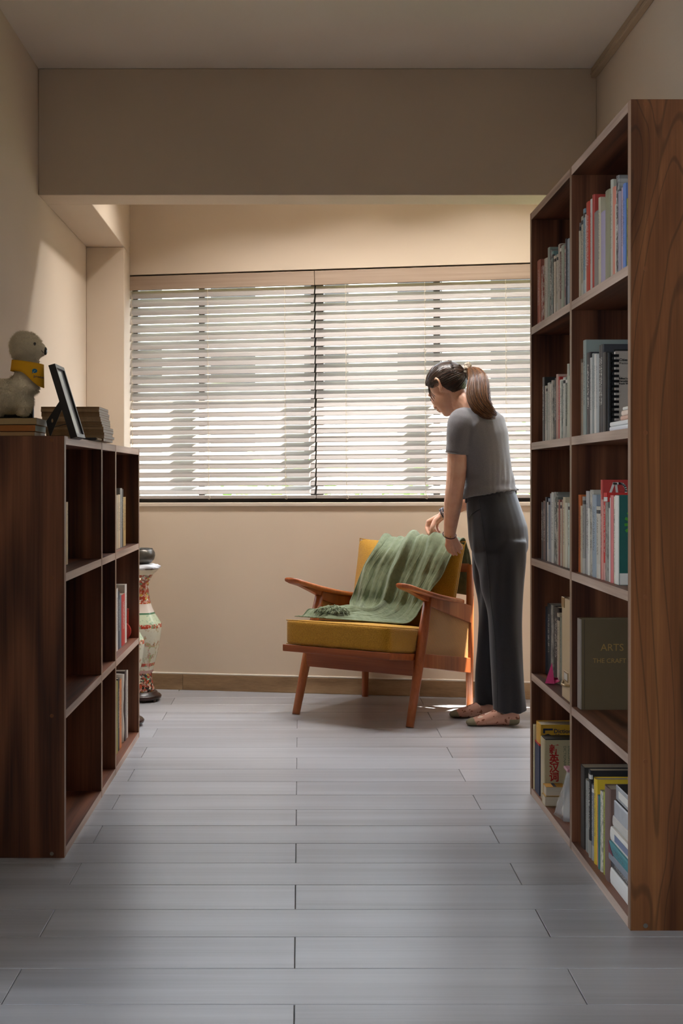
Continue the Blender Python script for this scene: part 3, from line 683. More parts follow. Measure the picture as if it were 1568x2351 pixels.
ya, yb = 0.797 * F / (o5[0] + 262 / sc5 - VX), 0.797 * F / (o5[0] + 202 / sc5 - VX); Y = ya
h = zat(o5[1] + 650 / sc5, Y) - zb0
g = special('book', 'thick cream dictionary with red Chinese characters on the bottom shelf, far bay', 0.797, ya, yb, zb0, h, 0.17, '#b3a683'); th = yb - ya
dx = lambda px: xat(o5[0] + px / sc5, Y) - 0.797
dz = lambda py: zat(o5[1] + py / sc5, Y) - zb0
for s, py in (('新', 842), ('英', 985), ('汉', 1118), ('词', 1258)):
    ctext(g, s, 0.0322, dx(332), dz(py), 'ink_red', th, bold=0.0009)
for s, px in (('DICTIONARY', 548), ('ENGLISH-CHI', 612)):
    text('cover_lettering', s, 0.0122, Matrix.Translation((dx(px), -th / 2 - 0.0003, dz(738))) @ Matrix.Rotation(R(90), 4, 'X') @ Matrix.Rotation(R(-90), 4, 'Z'), 'ink_green', g)
MB().box(0.004, 0.168, -th / 2 + 0.003, th / 2 - 0.003, h - 0.0028, h + 0.003).build('thumb_index', 'ink_dark', g)
# ---- books lying flat: spine towards -X (or +X), stacked
def flat_book(label, x0, ya, yb, z, th, d, colr, group, rz=0, sgn=1, pages_front=False, hard=False, style=1):
    b = make_book(th, yb - ya, d, colr, style, hard)
    # standing book -> lying: height axis becomes Y, thickness becomes Z
    b.rotation_euler = Matrix(((1, 0, 0), (0, 0, 1), (0, -1, 0))).to_euler() if sgn > 0 else Matrix(((-1, 0, 0), (0, 0, -1), (0, -1, 0))).to_euler()
    M = b.rotation_euler.to_matrix().to_4x4()
    if sgn > 0: base = Vector((x0, ya, z + th / 2))
    else: base = Vector((x0, yb, z + th / 2))
    M = Matrix.Rotation(R(rz), 4, 'Z') @ M
    b.rotation_euler = M.to_euler(); b.location = base
    return tag(b, label, 'book', group)
st = [(1401, 0.0435, 0.15, '#d9d6d0', 'thick white book at the bottom of the flat stack, bottom shelf near bay'), (1402.5, 0.020, 0.15, '#2a2a2e', 'black book with red lettering lying second from the bottom of the flat stack'),
      (1393.6, 0.019, 0.16, '#7d838c', 'blue-grey book lying under the teal book in the flat stack'), (1391, 0.029, 0.16, '#3f7f86', 'teal book lying midway up the flat stack, bottom shelf'),
      (1396, 0.036, 0.15, '#d6d1c8', 'thick white book with blue-grey label lying on the teal book'), (1407, 0.028, 0.14, '#bdb6ae', 'pale grey book lying beneath the plastic-wrapped box')]
z = BT + 0.0006; gz = 'flat stack on the bottom shelf'
for i, (px, th, d, colr, lab) in enumerate(st):
    xs_ = 0.808 + (0.0, 0.003, -0.004, -0.004, 0.0, 0.006)[i]
    b = flat_book(lab, xs_, 3.205, min(3.455, xs_ * F / (px - VX)), z, th, d, colr, gz, style=0 if i in (0, 2, 4, 5) else 1)
    if i == 4: MB().box(-0.0031, -0.0025, -th * 0.25, th * 0.22, 0.05, 0.2).build('spine_label', 'report_blue' if 'report_blue' in MATS else plain('report_blue', '#7f88a3', 0.6), b)
    if i == 3:
        plain('maroon_print', '#7a3d4a', 0.6); L = max(v.co.z for v in b.data.vertices)
        MB().add([(-0.0032, -th / 2 + 0.001, L - 0.002), (-0.0032, th / 2 - 0.001, L - 0.002), (-0.0032, th / 2 - 0.001, L - 0.05), (-0.0022, -th / 2 + 0.001, L - 0.002), (-0.0022, th / 2 - 0.001, L - 0.002), (-0.0022, th / 2 - 0.001, L - 0.05)], [(0, 1, 2), (5, 4, 3), (0, 3, 4, 1), (1, 4, 5, 2), (2, 5, 3, 0)]).build('spine_triangle', 'maroon_print', b)
    z += th + 0.0005
plain('box_grey', '#9a9a9c', 0.35, 0.5, var=0.2, vscale=40); t = NT('clear_plastic'); t.col((0.9, 0.92, 0.95)); t.set(0.12, 0.6); t.b.inputs['Alpha'].default_value = 0.32
for i, (px, th, lab) in enumerate(((1410.5, 0.044, 'plastic-wrapped silver box lying in the flat stack, bottom shelf'), (1414, 0.038, 'grey printed box lying on top of the flat stack, bottom shelf'))):
    xs_ = 0.812 + 0.004 * i; y1 = xs_ * F / (px - VX)
    o = thing('boxed_set', lab, 'box', (xs_, 3.21, z), 0, gz)
    MB().box(0, 0.14, 0, y1 - 3.21, 0, th).build('case', 'box_grey', o, bevel=0.0015)
    MB().box(0.002, 0.138, 0.002, y1 - 3.212, th, th + 0.0008).build('lid_print', 'ink_dark', o)
    if i == 0: MB().box(-0.0015, 0.1415, -0.0015, y1 - 3.2085, -0.0003, th + 0.0006).build('wrapping', 'clear_plastic', o, bevel=0.003)
    else: MB().box(-0.0006, 0.0, 0.03, y1 - 3.24, th * 0.25, th * 0.75).build('side_print', 'ink_white', o)
    z += th + 0.0016
# second shelf, near bay: flat white and pink books
z = zb3 + 0.0006
for i, (px, th, colr, lab) in enumerate(((1400.7, 0.012, '#d8d8d8', 'white flat book at the bottom of the second-shelf pile'), (1401.5, 0.011, '#dedbd6', 'white flat book with blue edge, second in the second-shelf pile'),
        (1425.5, 0.011, '#c9a08a', 'salmon flat book third in the second-shelf pile'), (1428, 0.0125, '#d9c3b2', 'pale pink flat book fourth in the second-shelf pile'), (1430.5, 0.008, '#e0d8cd', 'thin white flat book topping the second-shelf pile'))):
    x_ = 0.803 if i < 2 else 0.806
    flat_book(lab, x_, 3.205, x_ * F / (px - VX), z, th, 0.018 if False else 0.15, colr, 'pile on the second shelf', style=0); z += th + 0.0005
# bottom shelf, far bay: two small flat books, plastic bag
za = zb0 + 0.0006
def pf_book(lab, px0, px1, Y, z, th, colr, dep, grp):
    o = thing('book', lab, 'book', (xat(px0, Y), Y, z), 0, grp); w = xat(px1, Y) - xat(px0, Y)
    m = MB().box(0, w, 0, dep, 0, 0.0012).box(0, w, 0, dep, th - 0.0012, th).box(0, w, dep - 0.0012, dep, 0, th); m.build('cover', 'cover_' + colr if 'cover_' + colr in MATS else plain('cover_' + colr, '#' + colr, 0.55), o)
    MB().box(0.001, w - 0.0015, 0.0012, dep - 0.0012, 0.0012, th - 0.0012).build('page_block', 'book_pages_flat', o)
    return o
gY = 0.815 * F / (o5[0] + 300 / sc5 - VX)
Yf = 4.268
pf_book('small fat paperback lying page-side out beneath another on the bottom shelf', o5[0] + 268 / sc5, o5[0] + 560 / sc5, Yf, za, 0.031, 'a98f5a', 0.055, 'small paperbacks on the bottom shelf')
b2 = pf_book('small yellow-topped paperback lying on another paperback on the bottom shelf', o5[0] + 283 / sc5, o5[0] + 575 / sc5, Yf + 0.003, za + 0.0318, 0.030, 'd09a3c', 0.05, 'small paperbacks on the bottom shelf')
MB().box(0.024, 0.034, 0.001, 0.049, 0.03, 0.0305).build('blue_band', 'ink_navy', b2)
bag = thing('plastic_bag', 'clear plastic bag with pink seal on the bottom shelf, far bay', 'bag', (0.852, 4.12, za + 0.0045))
rings = []
for i in range(10):
    f_ = i / 9; z_ = 0.142 * f_; rx = 0.052 * (1 - 0.62 * f_) + 0.004; ry = 0.075 * (1 - 0.5 * f_)
    rings.append([Vector((rx * math.cos(a) * (1 + 0.16 * math.sin(5 * a + 4 * f_)) , ry * math.sin(a) * (1 + 0.12 * math.sin(3 * a + 7 * f_)), z_ + 0.004 * math.sin(3 * a))) for a in [2 * math.pi * k / 26 for k in range(26)]])
MB().loft(rings).build('bag_film', 'clear_plastic', bag, smooth=True)
plain('pink_seal', '#c9929c', 0.4); MB().box(-0.03, 0.03, -0.03, 0.03, 0.143, 0.152).build('seal_strip', 'pink_seal', bag, bevel=0.003, seg=2)
plain('bag_content', '#b9b4ac', 0.6, var=0.3, vscale=60)
rings2 = [[Vector((v.x * 0.7, v.y * 0.7, v.z * 0.6 + 0.004)) for v in r] for r in rings[:8]]
MB().loft(rings2).build('bag_contents', 'bag_content', bag, smooth=True)
# fourth shelf, far bay: cream box file with brass fittings and pink paper crane
plain('cream_card', '#d8bc94', 0.6); plain('brass', '#a88a5c', 0.35, 0.5, 0.8); plain('pink_paper', '#d13a78', 0.6)
yb = 0.80 * F / (1200 + 262 / 2.799 - VX); Yb = yb
bx = thing('box_file', 'tall cream box file with brass fittings on the fourth shelf, far bay', 'box', (0.795, 3.885, zb1 + 0.0004))
hb = zat(1340 + 85 / 2.799, yb) - zb1
L = yb - 3.885
MB().box(0, 0.24, 0, L, 0, hb).build('case', 'cream_card', bx, bevel=0.0025, seg=2)
MB().box(-0.0015, 0.012, L - 0.045, L + 0.001, hb - 0.03, hb + 0.0012).build('corner_fitting', 'brass', bx, bevel=0.001)
MB().box(-0.0018, 0.0, L * 0.35, L * 0.75, 0.055, 0.085).build('label_holder', 'brass', bx, bevel=0.0008)
MB().box(-0.0022, -0.0012, L * 0.40, L * 0.70, 0.060, 0.080).build('label_card', 'paper_white', bx)
MB().tube([(-0.001, L * 0.2, 0.05), (-0.009, L * 0.4, 0.046), (-0.011, L * 0.6, 0.046), (-0.001, L * 0.85, 0.05)], 0.004, 8).build('pull', 'brass', bx, smooth=True)
cY = 4.345; cx = 0.805
cr = tag(MB().add([Vector(p) for p in ((-0.026, 0, 0.002), (0, -0.02, 0.003), (0.03, 0.004, 0.018), (0.0, 0.02, 0.003), (-0.004, 0, 0.068), (0.004, 0.002, 0.012), (0.05, -0.004, 0.024), (-0.006, 0.004, 0.02), (0.018, -0.03, 0.014), (0.002, 0.0, 0.0))],
        [(0, 1, 4), (1, 5, 4), (0, 4, 3), (4, 5, 3), (1, 2, 5), (5, 2, 3), (5, 6, 2), (1, 8, 5), (0, 9, 1), (9, 2, 1), (0, 3, 9), (3, 2, 9), (7, 3, 2)]).build('paper_crane', 'pink_paper', None, loc=(0.815, 4.28, zb1 + 0.0005), solid=0.0008),
        'folded bright pink paper crane standing before books on the fourth shelf', 'paper crane')
# ------------------------------------------------------------------ books in the low bookcase (seen through its open front)
def low_book(px0, px1, ytop, colr, level, label, xs=-0.70, d=0.2, style=1, base=None):
    ya, yb = -xs * F / (VX - px0), -xs * F / (VX - px1); ym = (ya + yb) / 2; zb = level * 0.391 + BT + 0.0004
    h = max(0.1, zat(ytop, ym) - zb); b = make_book(yb - ya - 0.0006, h, d, colr, style, False)
    b.rotation_euler = (0, 0, math.pi); b.location = (xs, ym, zb)
    return tag(b, label, 'book', 'books in the low bookcase')
c5 = lambda x: x / 2.329
lo = [(622, 632, 365, '#b9ad95', 2, 'cream book leading the top row in the low bookcase'), (632, 642, 362, '#c9b594', 2, 'beige book second in the top row of the low bookcase'), (642, 652, 328, '#8c8a84', 2, 'tall grey book in the top row of the low bookcase'), (652, 658, 332, '#3c3a38', 2, 'slim black book in the top row of the low bookcase'), (658, 672, 375, '#a9863f', 2, 'ochre book ending the top row of the low bookcase'),
      (618, 630, 865, '#d2d0cb', 1, 'white book in the middle row of the low bookcase'), (630, 640, 880, '#3c4350', 1, 'navy book in the middle row of the low bookcase'), (640, 648, 900, '#6d8290', 1, 'blue-grey book in the middle row of the low bookcase'), (649, 668, 895, '#b5261f', 1, 'bright red book in the middle row of the low bookcase'), (668, 677, 842, '#cfc9bf', 1, 'tall pale board standing in the middle row of the low bookcase'),
      (618, 630, 1362, '#8a8438', 0, 'dark book with yellow lettering, bottom row of the low bookcase'), (630, 638, 1345, '#2b2e33', 0, 'black book in the bottom row of the low bookcase'), (638, 650, 1350, '#c2763f', 0, 'orange-spined book in the bottom row of the low bookcase'), (667, 675, 1303, '#4a3a36', 0, 'tall dark brown book in the bottom row of the low bookcase'), (676, 684, 1303, '#b9b0a6', 0, 'tall pale grey folder ending the bottom row of the low bookcase')]
for a, b, c, h, lv, lab in lo: low_book(c5(a), c5(b), 980 + c5(c), h, lv, lab)
low_book(c5(352), c5(363), 980 + c5(402), '#cbb58c', 2, 'cream book standing alone in the near top compartment of the low bookcase', xs=-0.73)
# white film-wrapped book
ya, yb = 0.705 * F / (VX - c5(650)), 0.705 * F / (VX - c5(659.5)); zb = BT
w = thing('wrapped_parcel', 'white plastic-wrapped book in the bottom row of the low bookcase', 'parcel', (-0.70, (ya + yb) / 2, zb + 0.0006))
hh = zat(980 + c5(1328), ya) - zb; rings = []
for i in range(12):
    f_ = i / 11; rings.append([Vector((-0.09 + 0.09 * math.cos(a) * (1 + 0.03 * math.sin(9 * a + 8 * f_)), (yb - ya) / 2 * 0.95 * math.sin(a) * (0.9 + 0.08 * math.sin(3 * a + 9 * f_)), hh * f_)) for a in [2 * math.pi * k / 24 for k in range(24)]])
MB().loft(rings).build('film', 'paper_white', w, smooth=True)
# red round and square tins behind the red book
plain('red_tin', '#c22a1f', 0.3, 0.5)
Yt = 5.24; zb = 0.391 + BT
tn = thing('red_disc', 'round red lacquer disc standing in the middle row of the low bookcase', 'disc', (-0.725, 0.70 * F / (VX - c5(680)) + 0.03, zb + 0.0004))
MB().tube([(0, -0.008, 0.037), (0, 0.008, 0.037)], 0.037, 28).build('plate', 'red_tin', tn, bevel=0.002); MB().tube([(0, -0.010, 0.037), (0, -0.008, 0.037)], 0.026, 28).build('rim_panel', 'red_tin', tn)
tn2 = thing('red_box', 'small red box behind the red disc in the low bookcase', 'box', (-0.735, 0.70 * F / (VX - c5(680)) + 0.075, zb + 0.0004))
MB().box(-0.05, 0.03, -0.012, 0.014, 0, 0.118).build('carton', 'red_tin', tn2, bevel=0.002); MB().box(-0.051, 0.031, -0.013, 0.015, 0.118, 0.124).build('lid', 'red_tin', tn2, bevel=0.001)
# ------------------------------------------------------------------ on top of the low bookcase
ZT = 3 * 0.391 + BT
gs = 'books under the plush animal'
z = ZT + 0.0005; Y0, Y1 = 3.80, 3.965
plain('book_top_tan', '#a58a5e', 0.6); plain('book_mid_orange', '#a8662e', 0.6); plain('book_low_tan', '#b58e62', 0.6); plain('edge_green', '#c9d3c6', 0.7); plain('thin_black', '#22201e', 0.5)
for i, (th, mt, pg, lab, xr) in enumerate(((0.0125, 'book_low_tan', 'paper_white', 'tan paperback lowest in the pile under the plush animal', -0.757), (0.019, 'book_mid_orange', 'edge_green', 'orange-brown paperback in the middle of the pile under the plush animal', -0.755), (0.0195, 'book_top_tan', 'paper_white', 'olive tan paperback directly under the plush animal', -0.7515))):
    o = thing('book', lab, 'book', (xr, Y0, z), 0, gs)
    # spine faces the camera side (-Y); fore-edge hidden; page ends face +X
    MB().box(-0.24, 0, 0, 0.0016, 0, th).box(-0.24, 0, 0, Y1 - Y0, 0, 0.001).box(-0.24, 0, 0, Y1 - Y0, th - 0.001, th).build('cover', mt, o)
    MB().box(-0.238, -0.0012, 0.0016, Y1 - Y0 - 0.002, 0.001, th - 0.001).build('page_block', pg, o)
    z += th + 0.0004
ZS = z
o = thing('black_notebook', 'black hardback standing behind the plush animal', 'book', (-0.806, 4.02, ZT + 0.0005))
MB().box(-0.11, 0, 0, 0.003, 0, 0.142).box(-0.11, 0, 0.017, 0.02, 0, 0.142).box(-0.003, 0, 0, 0.02, 0, 0.142).build('cover', 'thin_black', o, bevel=0.001); MB().box(-0.108, -0.003, 0.003, 0.017, 0.002, 0.139).build('page_block', 'paper_white', o)
# photo frame, leaning, seen almost edge-on
plain('frame_black', '#1d1b1a', 0.35, 0.5); plain('frame_mat', '#cfcdc9', 0.25, 0.6); plain('photo_print', '#c2c6c9', 0.15, 0.7)
pf = thing('photo_frame', 'black easel-backed photo frame leaning on the low bookcase', 'photo frame', (-0.645, 3.86, ZT + 0.0005))
ang = R(-17.0); Mf = Matrix.Rotation(ang, 4, 'Y')
W_, H_ = 0.15, 0.222
m = MB()
for a in ((0, W_, 0, 0.011), (0, W_, H_ - 0.011, H_), (0, 0.011, 0.011, H_ - 0.011), (W_ - 0.011, W_, 0.011, H_ - 0.011)): m.box(-0.02, 0, a[0], a[1], a[2], a[3], Mf)
m.build('moulding', 'frame_black', pf); MB().box(-0.017, -0.013, 0.009, W_ - 0.009, 0.009, H_ - 0.009, Mf).build('backing', 'frame_black', pf)
MB().box(-0.013, -0.006, 0.010, W_ - 0.010, 0.010, H_ - 0.010, Mf).build('photo', 'photo_print', pf)
# easel leg: a wide plate swung out sideways, pierced by an oval hole
Ye = 3.925; eq = [P(136.6, 921, Ye), P(142.5, 939, Ye), P(115, 1004.5, Ye), P(106, 967.5, Ye)]; hc = P(120, 966, Ye); NE = 24
outl = []
for k in range(NE):
    a_ = 2 * math.pi * k / NE; dv = Vector((math.cos(a_), 0, math.sin(a_))); best = None
    for i in range(4):
        p0, p1 = eq[i], eq[(i + 1) % 4]; e_ = p1 - p0; den = dv.x * e_.z - dv.z * e_.x
        if abs(den) < 1e-9: continue
        w0 = p0 - hc; tt = (w0.x * e_.z - w0.z * e_.x) / den; uu = (w0.x * dv.z - w0.z * dv.x) / den
        if tt > 0 and -1e-6 <= uu <= 1 + 1e-6: best = tt if best is None else min(best, tt)
    outl.append(hc + dv * (best or 0.01))
for cq in eq:                                   # keep the plate's own corners
    k = min(range(NE), key=lambda i: (outl[i] - cq).length); outl[k] = cq
inn = [hc + Vector((0.0028 * math.cos(2 * math.pi * k / NE), 0, 0.0062 * math.sin(2 * math.pi * k / NE))) for k in range(NE)]
yv = Vector((0, 0.0028, 0)); L0 = pf.location
m = MB(); m.loft([[p - L0 for p in inn], [p - L0 for p in outl], [p + yv - L0 for p in outl], [p + yv - L0 for p in inn]], cap=False, closed=True)
el = m.build('easel_leg', 'frame_black', pf)
for v_ in el.data.vertices:
    if v_.co.z < 0.0: v_.co.z = 0.0
MB().tube([Mf @ Vector((-0.02, W_ / 2, 0.05)), (-0.085, W_ / 2, 0.03)], 0.0012, 6).build('stay_cord', 'frame_black', pf)
# pile of magazines
z = ZT + 0.0005; Yp = 4.35
plain('mag_spine_a', '#9a7650', 0.6, var=0.25, vscale=30); plain('mag_spine_b', '#7c5d40', 0.6, var=0.25, vscale=30); plain('mag_spine_c', '#b08f68', 0.6, var=0.2, vscale=30)
n_m = 13
for i in range(n_m):
    th = random.uniform(0.0068, 0.0098); f_ = i / (n_m - 1)
    xr = -0.640 - 0.016 * smoothstep(0.1, 1, f_) + random.uniform(-0.0015, 0.0015); yo = Yp + random.uniform(-0.003, 0.003)
    lab = ('brown-edged magazine at the bottom of the pile behind the photo frame' if i == 0 else 'brown-edged magazine topping the pile behind the photo frame' if i == n_m - 1 else f'brown-edged magazine, {ORD[i]} from the bottom of the pile behind the photo frame')
    o = thing('magazine', lab, 'magazine', (xr, yo, z), R(random.uniform(-1.2, 1.2)), 'pile of magazines on the low bookcase')
    MB().box(-0.19, 0, 0, 0.0012, 0, th).box(-0.19, 0, 0, 0.215, 0, 0.0005).box(-0.19, 0, 0, 0.215, th - 0.0005, th).build('cover', random.choice(('mag_spine_a', 'mag_spine_b', 'mag_spine_a', 'mag_spine_c')), o)
    MB().box(-0.189, -0.0006, 0.0012, 0.214, 0.0005, th - 0.0005).build('page_block', 'paper_white', o)
    z += th + 0.0003
o = thing('white_card_box', 'thin white card box standing behind the magazine pile', 'box', (-0.655, 4.585, ZT + 0.0005))
MB().box(-0.14, 0.0, 0, 0.012, 0, 0.078).build('carton', 'paper_white', o, bevel=0.001); MB().box(-0.1402, 0.0002, -0.0002, 0.0122, 0.07, 0.0722).build('lid_seam', 'edge_green', o)
o = thing('tablet_case', 'thin dark case lying before the magazine pile', 'case', (-0.600 - 0.065, 4.235, ZT + 0.0005))
MB().box(-0.10, 0.018, 0, 0.10, 0, 0.009).build('body', 'thin_black', o, bevel=0.003, seg=3); MB().tube([(0.018, 0.004, 0.0045), (0.018, 0.096, 0.0045)], 0.0035, 8).build('spine_roll', 'book_top_tan', o)
# ------------------------------------------------------------------ lounge chair
CO = Vector((0.229, 5.909, 0)); CA = R(-33.5)
CU = Vector((math.cos(CA), math.sin(CA), 0)); CV = Vector((-math.sin(CA), math.cos(CA), 0))
def K(u, v, z): return CO + CU * u + CV * v + Vector((0, 0, z))
ch = thing('lounge_chair', 'cherry wood lounge chair with woven cane sides and yellow cushions', 'chair', CO, CA)
t = NT('cane_weave'); vv = t.coord((1, 1, 1))
sp_ = t.n('SeparateXYZ'); t.l(vv, sp_.inputs[0])
def sinw(s, f): return t.math('SINE', t.math('MULTIPLY', s, f))
wx, wz = sinw(sp_.outputs[1], 900.0), sinw(sp_.outputs[2], 900.0)
dg1 = t.math('SINE', t.math('MULTIPLY', t.math('ADD', sp_.outputs[1], sp_.outputs[2]), 640.0))
hgt = t.math('ADD', t.math('MULTIPLY', wx, wz), t.math('MULTIPLY', dg1, 0.5))
t.col(t.ramp(t.math('MULTIPLY', t.math('ADD', hgt, 1.5), 0.33), [(0.15, hexc('#7d4c26')), (0.45, hexc('#c08a52')), (0.8, hexc('#dfb078'))]))
t.bump(hgt, 0.5, 0.002); t.set(0.5, 0.4)
def fabric(name, c, c2, scale, strength, dist=0.003, rough=0.9):
    t = NT(name); v = t.coord((1, 1, 1)); a = t.noise(v, scale, 3, 0.6); b = t.noise(v, 6, 3)
    t.col(t.mix(t.math('MULTIPLY', b, 0.35), t.ramp(a, [(0.3, hexc(c2)), (0.65, hexc(c))]), hexc(c2)))
    t.bump(a, strength, dist); m = t.set(rough, 0.15)
    t.b.inputs['Sheen Weight'].default_value = 0.25; t.b.inputs['Sheen Roughness'].default_value = 0.5
    return m
fabric('mustard_boucle', '#d6a233', '#a87412', 330, 0.9, 0.004)
for sg in (-1, 1):
    MB().tube([(sg * 0.295, 0.0, 0), (sg * 0.292, 0.075, 0.22), (sg * 0.288, 0.135, 0.39), (sg * 0.284, 0.193, 0.562)], [0.0175, 0.0215, 0.023, 0.019], 18).build('front_leg', 'cherry', ch, smooth=True)
    MB().tube([(sg * 0.285, 0.60, 0), (sg * 0.283, 0.605, 0.34), (sg * 0.28, 0.618, 0.67)], [0.016, 0.0195, 0.016], 16).build('rear_post', 'cherry', ch, smooth=True)
    # arm pad: rounded plank that drops towards the back
    rings = []; N = 15
    for i in range(N):
        f_ = i / (N - 1); v = -0.062 + 0.60 * f_; z = 0.617 - 0.116 * f_ - 0.010 * math.sin(math.pi * f_)
        w = 0.040 * (1 - 0.5 * smoothstep(0.55, 1, f_)); end = min(1, min(f_, 1 - f_) * 12 + 0.35); w *= 0.5 + 0.5 * end
        uc = sg * (0.288 - 0.012 * f_); hh = 0.0125 * (0.75 + 0.25 * end)
        rings.append([Vector((uc + w * (abs(math.cos(a)) ** 0.6) * math.copysign(1, math.cos(a)), v, z + hh * (abs(math.sin(a)) ** 0.7) * math.copysign(1, math.sin(a)))) for a in [2 * math.pi * k / 20 for k in range(20)]])
    MB().loft(rings).build('arm_pad', 'cherry_rail' if False else 'cherry', ch, smooth=True)
    # bracket under the front of the arm, rail behind the leg
    def side(name, quad, th, mat, bevel=0.003, uo=0.0):
        u0, u1 = sorted((sg * (0.284 - th / 2 + uo), sg * (0.284 + th / 2 + uo)))
        p = [Vector((u, v, z)) for u in (u0, u1) for v, z in quad]
        return MB().hexa(p).build(name, mat, ch, bevel=bevel, seg=2)
    side('arm_bracket', [(-0.02, 0.596), (0.19, 0.522), (0.19, 0.572), (-0.02, 0.604)], 0.03, 'cherry')
    side('side_rail', [(0.19, 0.508), (0.61, 0.392), (0.61, 0.476), (0.19, 0.568)], 0.024, 'cherry')
    side('side_rail', [(0.105, 0.246), (0.605, 0.160), (0.605, 0.232), (0.13, 0.304)], 0.024, 'cherry')
    side('cane_panel', [(0.13, 0.303), (0.60, 0.231), (0.60, 0.394), (0.185, 0.509)], 0.006, 'cane_weave', 0.0)
MB().box(-0.28, 0.28, 0.062, 0.084, 0.212, 0.282).build('front_stretcher', 'cherry_rail', ch, bevel=0.003, seg=2)
MB().tube([(-0.278, 0.614, 0.655), (0.278, 0.614, 0.655)], [(0.022, 0.011)] * 2, 14).build('top_rail', 'cherry_rail', ch, smooth=True)
MB().box(-0.275, 0.275, 0.590, 0.612, 0.18, 0.25).build('rear_rail', 'cherry_rail', ch, bevel=0.003, seg=2)
for i in range(5):
    u = -0.2 + 0.1 * i; MB().tube([(u, 0.602, 0.24), (u, 0.616, 0.65)], 0.008, 10).build('back_spindle', 'cherry', ch, smooth=True)
SZ0, SLOPE = 0.334, -0.125          # deck top at v=-0.13 and its fall towards the back
def deck_z(v): return SZ0 + SLOPE * (v + 0.13)
p = []
for dz in (-0.03, 0.0):
    for u, v in ((-0.274, -0.14), (0.274, -0.14), (0.266, 0.57), (-0.266, 0.57)): p.append(Vector((u, v, deck_z(v) + dz)))
MB().hexa(p).build('seat_deck', 'cherry_rail', ch, bevel=0.003, seg=2)
# cushions ---------------------------------------------------------
def cushion(mb, nu, nv, nw, su, sv, sw, puff, corner, fn):
    """rounded box of half sizes su, sv, sw (thickness) mapped through fn"""
    bm = bmesh.new(); bmesh.ops.create_cube(bm, size=2.0)
    bmesh.ops.subdivide_edges(bm, edges=bm.edges[:], cuts=13, use_grid_fill=True)
    for v in bm.verts:
        x, y, z = v.co
        ax, ay, az = abs(x), abs(y), abs(z)
        # round edges
        q = Vector((x * su, y * sv, z * sw)); r = corner
        core = Vector((max(-su + r, min(su - r, q.x)), max(-sv + r, min(sv - r, q.y)), max(-sw + min(r, sw * 0.999), min(sw - min(r, sw * 0.999), q.z))))
        d = q - core
        if d.length > 1e-9: q = core + d.normalized() * min(r, max(abs(d.x), abs(d.y), abs(d.z)))
        q.z += puff * z * (1 - ax ** 2.5) * (1 - ay ** 2.5)
        v.co = fn(q)
    me = bpy.data.meshes.new(mb); bm.to_mesh(me); bm.free(); return me
CT = 0.112
def fs(q):
    v = 0.202 + q.y; bulge = 0.0
    return Vector((q.x, v - 0.012 * (1 if q.z > 0 else 0) * 0, deck_z(v) + CT / 2 + 0.001 + q.z))
me = cushion('seat_cushion', 0, 0, 0, 0.27, 0.337, CT / 2, 0.010, 0.016, lambda q: fs(q))
sc_ = mkobj('seat_cushion', me, 'mustard_boucle', None, smooth=True, sub=1, loc=CO); sc_.rotation_euler = (0, 0, CA)
tag(sc_, 'thick mustard yellow boucle seat cushion on the lounge chair', 'cushion')
m = MB()
for zz in (-CT / 2 + 0.0035, CT / 2 - 0.0035):
    pts = []
    for a in range(64):
        an = 2 * math.pi * a / 64; cx, cy = math.cos(an), math.sin(an); s = 1 / max(abs(cx), abs(cy))
        q = Vector((max(-0.261, min(0.261, cx * s * 0.2652)), max(-0.328, min(0.328, cy * s * 0.3322)), zz)); pts.append(fs(q))
    m.tube(pts, 0.0024, 6, closed=True)
m.build('seam_piping', 'mustard_boucle', sc_, smooth=True)
# back cushion: leaning pillow; plane through (v 0.43, z .40) .. (v .52, z .80)
PB0 = Vector((0, 0.379, 0.384)); PBD = Vector((0, 0.115, 0.385)).normalized(); PBN = PBD.cross(Vector((1, 0, 0))).normalized()
if PBN.y > 0: PBN = -PBN          # towards the sitter
PBH = 0.427
def fp(q): return PB0 + PBD * (PBH / 2 + q.y) + Vector((q.x, 0, 0)) - PBN * 0.055 + PBN * q.z
def fpw(q):
    ax, ay = abs(q.x) / 0.284, abs(q.y) / (PBH / 2)
    k = 1 - 0.62 * max(ax, ay) ** 5          # thin at the edges
    q = Vector((q.x * (1 - 0.035 * (1 - ay ** 2)), q.y * (1 - 0.045 * (1 - ax ** 2)), q.z * k))
    e = max(0.0, min(ax, ay) - 0.7) / 0.3; q.x *= 1 + (0.014 if q.y > 0 else -0.03) * e * e; q.y *= 1 + (0.02 if q.y > 0 else 0) * e * e
    q.x *= 1 - 0.045 * smoothstep(0.2, -1.0, q.y / (PBH / 2))
    return fp(q)
me = cushion('back_cushion', 0, 0, 0, 0.284, PBH / 2, 0.052, 0.018, 0.03, fpw)
bc = mkobj('back_cushion', me, 'mustard_boucle', None, smooth=True, sub=1, loc=CO); bc.rotation_euler = (0, 0, CA)
tag(bc, 'plump mustard yellow back cushion leaning on the lounge chair', 'cushion')
m = MB(); pts = []
for a in range(72):
    an = 2 * math.pi * a / 72; cx, cy = math.cos(an), math.sin(an); s = 1 / max(abs(cx), abs(cy))
    pts.append(fpw(Vector((cx * s * 0.2835, cy * s * (PBH / 2 - 0.001), 0))))
m.tube(pts, 0.003, 6, closed=True); m.build('seam_piping', 'mustard_boucle', bc, smooth=True)
